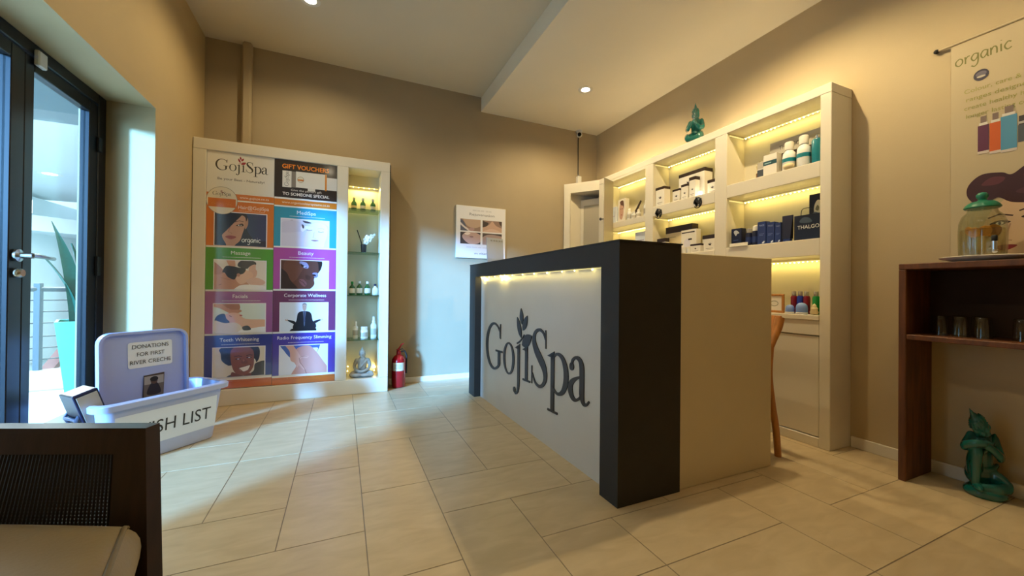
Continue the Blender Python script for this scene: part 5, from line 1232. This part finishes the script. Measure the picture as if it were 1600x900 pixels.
for y, k, lab in ((-2.268, .80, 'smaller pale blue domed tub'), (-2.336, 1.0, 'larger pale blue domed tub')):
    t = thing('domed_tub', lab, 'tub', (XF+.002, y, z), 0, 'pale blue domed tubs'); b = local(t); b.lathe([(0, 0), (.029*k, 0), (.030*k, .004), (.030*k, .038*k), (.026*k, .055*k), (.015*k, .066*k), (0, .069*k)], 'blue_tub', 22); finish('dome', b, t)
    b = local(t); b.lathe([(.0302*k, .002), (.0312*k, .004), (.0312*k, .010), (.0302*k, .011)], 'white_gloss', 22); finish('base_ring', b, t)
t = thing('shell', 'small pale shell ornament at the end of the low near cell', 'shell', (XF, -2.405, z)); b = local(t); b.lathe([(0, 0), (.018, .004), (.022, .015), (.016, .030), (.018, .036), (.010, .050), (.011, .054), (0, .068)], 'cream_soap', 16); finish('spiral', b, t)
# --- middle column, top cell
z = 1.646
G = 'white cartons with dark tops'
carton('white carton with dark top and plant print, alone at the left end', -1.238, -1.138, z, .165, XF, .07, 'white_card', spa_art, G, 'choc_card', .14)
carton('large white carton with dark top at the back of the middle column', -1.595, -1.340, z, .235, XF+.06, .09, 'white_card', lambda pg, w, h: (leafart(pg, w*.42, h*.62, .05), pg.rect(w*.3, h*.48, w*.54, h*.51, '#8b8178')), G, 'choc_card', .12)
for y0, y1, h, lab in ((-1.405, -1.330, .105, 'low white carton at left of the front trio'), (-1.487, -1.420, .125, 'middle carton of the front trio with dark plant print'), (-1.560, -1.500, .165, 'tallest carton of the front trio')):
    carton(lab, y0, y1, z, h, XF, .05, 'white_card', spa_art, G, 'choc_card', .16)
carton('small white carton with dark top beside the near post', -1.735, -1.655, z, .105, XF+.02, .05, 'white_card', spa_art, G, 'choc_card', .22)
t = thing('light_globe', 'tiny glowing round lamp at the shelf edge', 'lamp', (XS+.018, -1.612, z)); b = local(t); b.ball((0, 0, .016), .0135, 'lamp_glow', 14, 10); finish('globe', b, t); b = local(t); b.lathe([(.010, 0), (.011, .001), (.007, .005), (0, .005)], 'chrome', 12); finish('foot', b, t)
# --- middle column, second cell (lower part hides behind the desk)
z = 1.206
carton('wide dark-topped gift carton at back of the second cell', -1.470, -1.190, z, .250, XF+.07, .07, 'cream_soap', lambda pg, w, h: (leafart(pg, w*.72, h*.30, .07), pg.rect(w*.1, h*.80, w*.4, h*.82, '#8d7f66')), G, 'choc_card', .22)
carton('upright white carton with thin dark stripe in the second cell', -1.560, -1.410, z, .190, XF+.015, .05, 'white_card', lambda pg, w, h: (pg.rect(w*.05, h*.86, w*.9, h*.91, '#332722'), pg.oval(w*.4, h*.42, w*.22, h*.20, '#d8d4de'), pg.rect(w*.48, h*.55, w*.72, h*.62, '#332722')), G)
for y0, y1, h, x0, lab in ((-1.255, -1.160, .150, XF, 'low dark-topped carton at left of the second cell'), (-1.615, -1.520, .065, XF-.005, 'lowest dark-topped carton beside the desk edge'), (-1.742, -1.588, .130, XF+.05, 'broad dark-topped carton leaning at the near post'), (-1.745, -1.640, .118, XF, 'white carton with dark top in front of the broad one')):
    carton(lab, y0, y1, z, h, x0, .045, 'white_card', spa_art, G, 'choc_card', .22)
for i, y in enumerate((-1.42, -1.46, -1.50)):
    bottle(('small white jar nearest the low carton', 'middle small white jar behind the desk edge', 'small white jar nearest the near post side')[i], XF-.002, y, z, [(0, 0), (.016, 0), (.017, .003), (.017, .03), (0, .03)], 'white_gloss', [(.0175, .03), (.0178, .032), (.0178, .048), (0, .05)], 'white_card', None, 'small white jars', 'jar', 'jar')
# --- far column
z = 1.591
carton('plain pale lilac card behind the open grey door', -.600, -.505, z, .165, XF, .03, 'paper', lambda pg, w, h: pg.rect(w*.2, h*.4, w*.8, h*.44, '#c7bcd0'))
carton('white photo carton with a face print in the far column', -.722, -.612, z, .225, XF+.01, .05, 'white_card', lambda pg, w, h: (pg.blob([(w*.25, h*.2), (w*.2, h*.6), (w*.4, h*.85), (w*.7, h*.8), (w*.78, h*.4), (w*.55, h*.1)], '#c79c86'), pg.blob([(w*.3, h*.9), (w*.75, h*.9), (w*.85, h*.5), (w*.72, h*.68), (w*.4, h*.75)], '#5a3d33'), pg.rect(w*.34, h*.55, w*.45, h*.58, '#3a2622'), pg.rect(w*.56, h*.55, w*.67, h*.58, '#3a2622'), pg.rect(w*.42, h*.28, w*.6, h*.31, '#9c4a44')))
t = thing('leaning_card', 'narrow dark card leaning above the photo carton', 'card', (-.06, -.74, z)); b = MB(); b.prism([(-.055, -.66, z+.03), (-.055, -.80, z+.20), (-.055, -.815, z+.19), (-.055, -.68, z)], (.006, 0, 0), 'choc_card'); finish('card', b, t)
jp = [(0, 0), (.022, 0), (.024, .004), (.024, .055), (.010, .066), (0, .066)]
for y, k, lab in ((-.775, 1.25, 'taller white pump bottle beside the photo carton'), (-.835, .85, 'short white jar, left of a pair'), (-.90, .9, 'short white jar, right of a pair'), (-1.0, 1.7, 'white bottle close to the post of the far column')):
    bottle(lab, XF+.02, y, z, [(r, q*k) for r, q in jp], 'white_gloss', [(.012, .064*k), (.013, .066*k), (.012, .085*k), (.006, .090*k), (0, .09*k)], 'white_card', (.012*k, .04*k, .0243, 'grey_card'), 'white bottles in the far column')
carton('pale lilac carton in the lower cell of the far column', -1.015, -.845, 1.171, .285, XF+.03, .04, 'paper', lambda pg, w, h: pg.rect(w*.15, h*.7, w*.7, h*.74, '#b6aec4'))

# --- glass niche of the poster cabinet
def np_(x): return x
gb = [(0, 0), (.020, 0), (.0225, .004), (.0225, .060), (.017, .074), (.009, .082), (.008, .094), (0, .094)]; gc = [(.009, .092), (.0105, .094), (.0105, .112), (0, .113)]
for x, lab in ((-2.648, 'green bottle nearest the poster doors, top glass shelf'), (-2.575, 'middle green bottle, top glass shelf'), (-2.492, 'green bottle nearest the outer edge, top glass shelf')):
    bottle(lab, x, -.13, 1.576, gb, 'green_bottle', gc, 'silver_cap', (.018, .045, .0227, 'cream_soap') if x != -2.648 else (.02, .04, .0227, 'cream_soap'), 'green bottles on the top glass shelf')
for x, lab, cm in ((-2.655, 'squat green bottle at left, third glass shelf', 'green_liquid'), (-2.595, 'green bottle with white cap, third glass shelf', 'white_gloss'), (-2.530, 'green bottle with wide white label, third glass shelf', 'white_gloss'), (-2.465, 'dark-capped small bottle with white label, third glass shelf', 'navy_card')):
    k = {-2.655: 1.05, -2.595: 1.10, -2.530: 1.08, -2.465: .88}[x]
    bottle(lab, x, -.13, .836, [(r*1.08, q*k) for r, q in gb], 'green_bottle' if x != -2.465 else 'white_gloss', [(r, q*k) for r, q in gc], cm, (.016*k, .056*k, .0245, 'white_card'), 'labelled bottles on the third glass shelf')
bottle('slim pale pump bottle, fourth glass shelf', -2.625, -.13, .456, [(0, 0), (.021, 0), (.022, .003), (.022, .100), (.012, .112), (0, .112)], 'white_card', [(.010, .11), (.012, .112), (.012, .140), (.008, .150), (0, .15)], 'white_card', (.03, .075, .0222, 'grey_card'), 'white bottles on the fourth glass shelf')
bottle('squat white jar, fourth glass shelf', -2.555, -.14, .456, [(0, 0), (.031, 0), (.033, .004), (.033, .072), (.027, .082), (0, .082)], 'white_gloss', [(.026, .081), (.029, .083), (.029, .104), (0, .105)], 'white_gloss', (.018, .055, .0333, 'grey_card'), 'white bottles on the fourth glass shelf')
bottle('tall white spray bottle, fourth glass shelf', -2.475, -.13, .456, [(0, 0), (.024, 0), (.025, .003), (.025, .115), (.014, .130), (0, .13)], 'white_gloss', [(.012, .128), (.014, .13), (.014, .150), (.010, .155), (.010, .185), (.006, .19), (0, .19)], 'white_gloss', (.03, .085, .0253, 'grey_card'), 'white bottles on the fourth glass shelf')
t = thing('orchid_pot', 'white orchid in a small dark glass pot on the second glass shelf', 'plant', (-2.565, -.13, 1.206))
b = local(t); b.lathe([(0, 0), (.032, 0), (.032, .004), (0, .004)], 'white_gloss', 24); finish('coaster', b, t)
b = local(t); b.lathe([(0, .004), (.021, .004), (.025, .075), (.022, .075), (.019, .012), (0, .012)], 'board_dark', 20); finish('pot', b, t)
b = local(t); b.tube(smooth_open([(-.005, 0, .03), (-.025, 0, .11), (-.05, -.005, .185), (-.056, -.005, .20)], 5), .004, 'board_dark', 8); finish('dark_stem', b, t)
b = local(t); b.tube(smooth_open([(.004, 0, .03), (.02, -.002, .10), (.05, -.005, .145), (.085, -.01, .165)], 5), .0022, 'leaf_green', 8); finish('flower_stem', b, t)
for i, (x, y, q, s) in enumerate(((.018, -.012, .098, .024), (.042, -.014, .122, .025), (.028, -.01, .140, .021), (.066, -.014, .150, .018), (.088, -.012, .165, .010), (.012, -.012, .118, .018))):
    b = local(t)
    for k in range(5):
        a = 2*PI*k/5+.3*i; b.ball((x+.55*s*math.cos(a), y-.004*(k % 2), q+.55*s*math.sin(a)), (s*.52, s*.16, s*.52), 'orchid_white', 10, 6)
    b.ball((x, y-.006, q), (s*.24, s*.24, s*.24), 'cream_soap', 8, 6); finish('blossom', b, t)
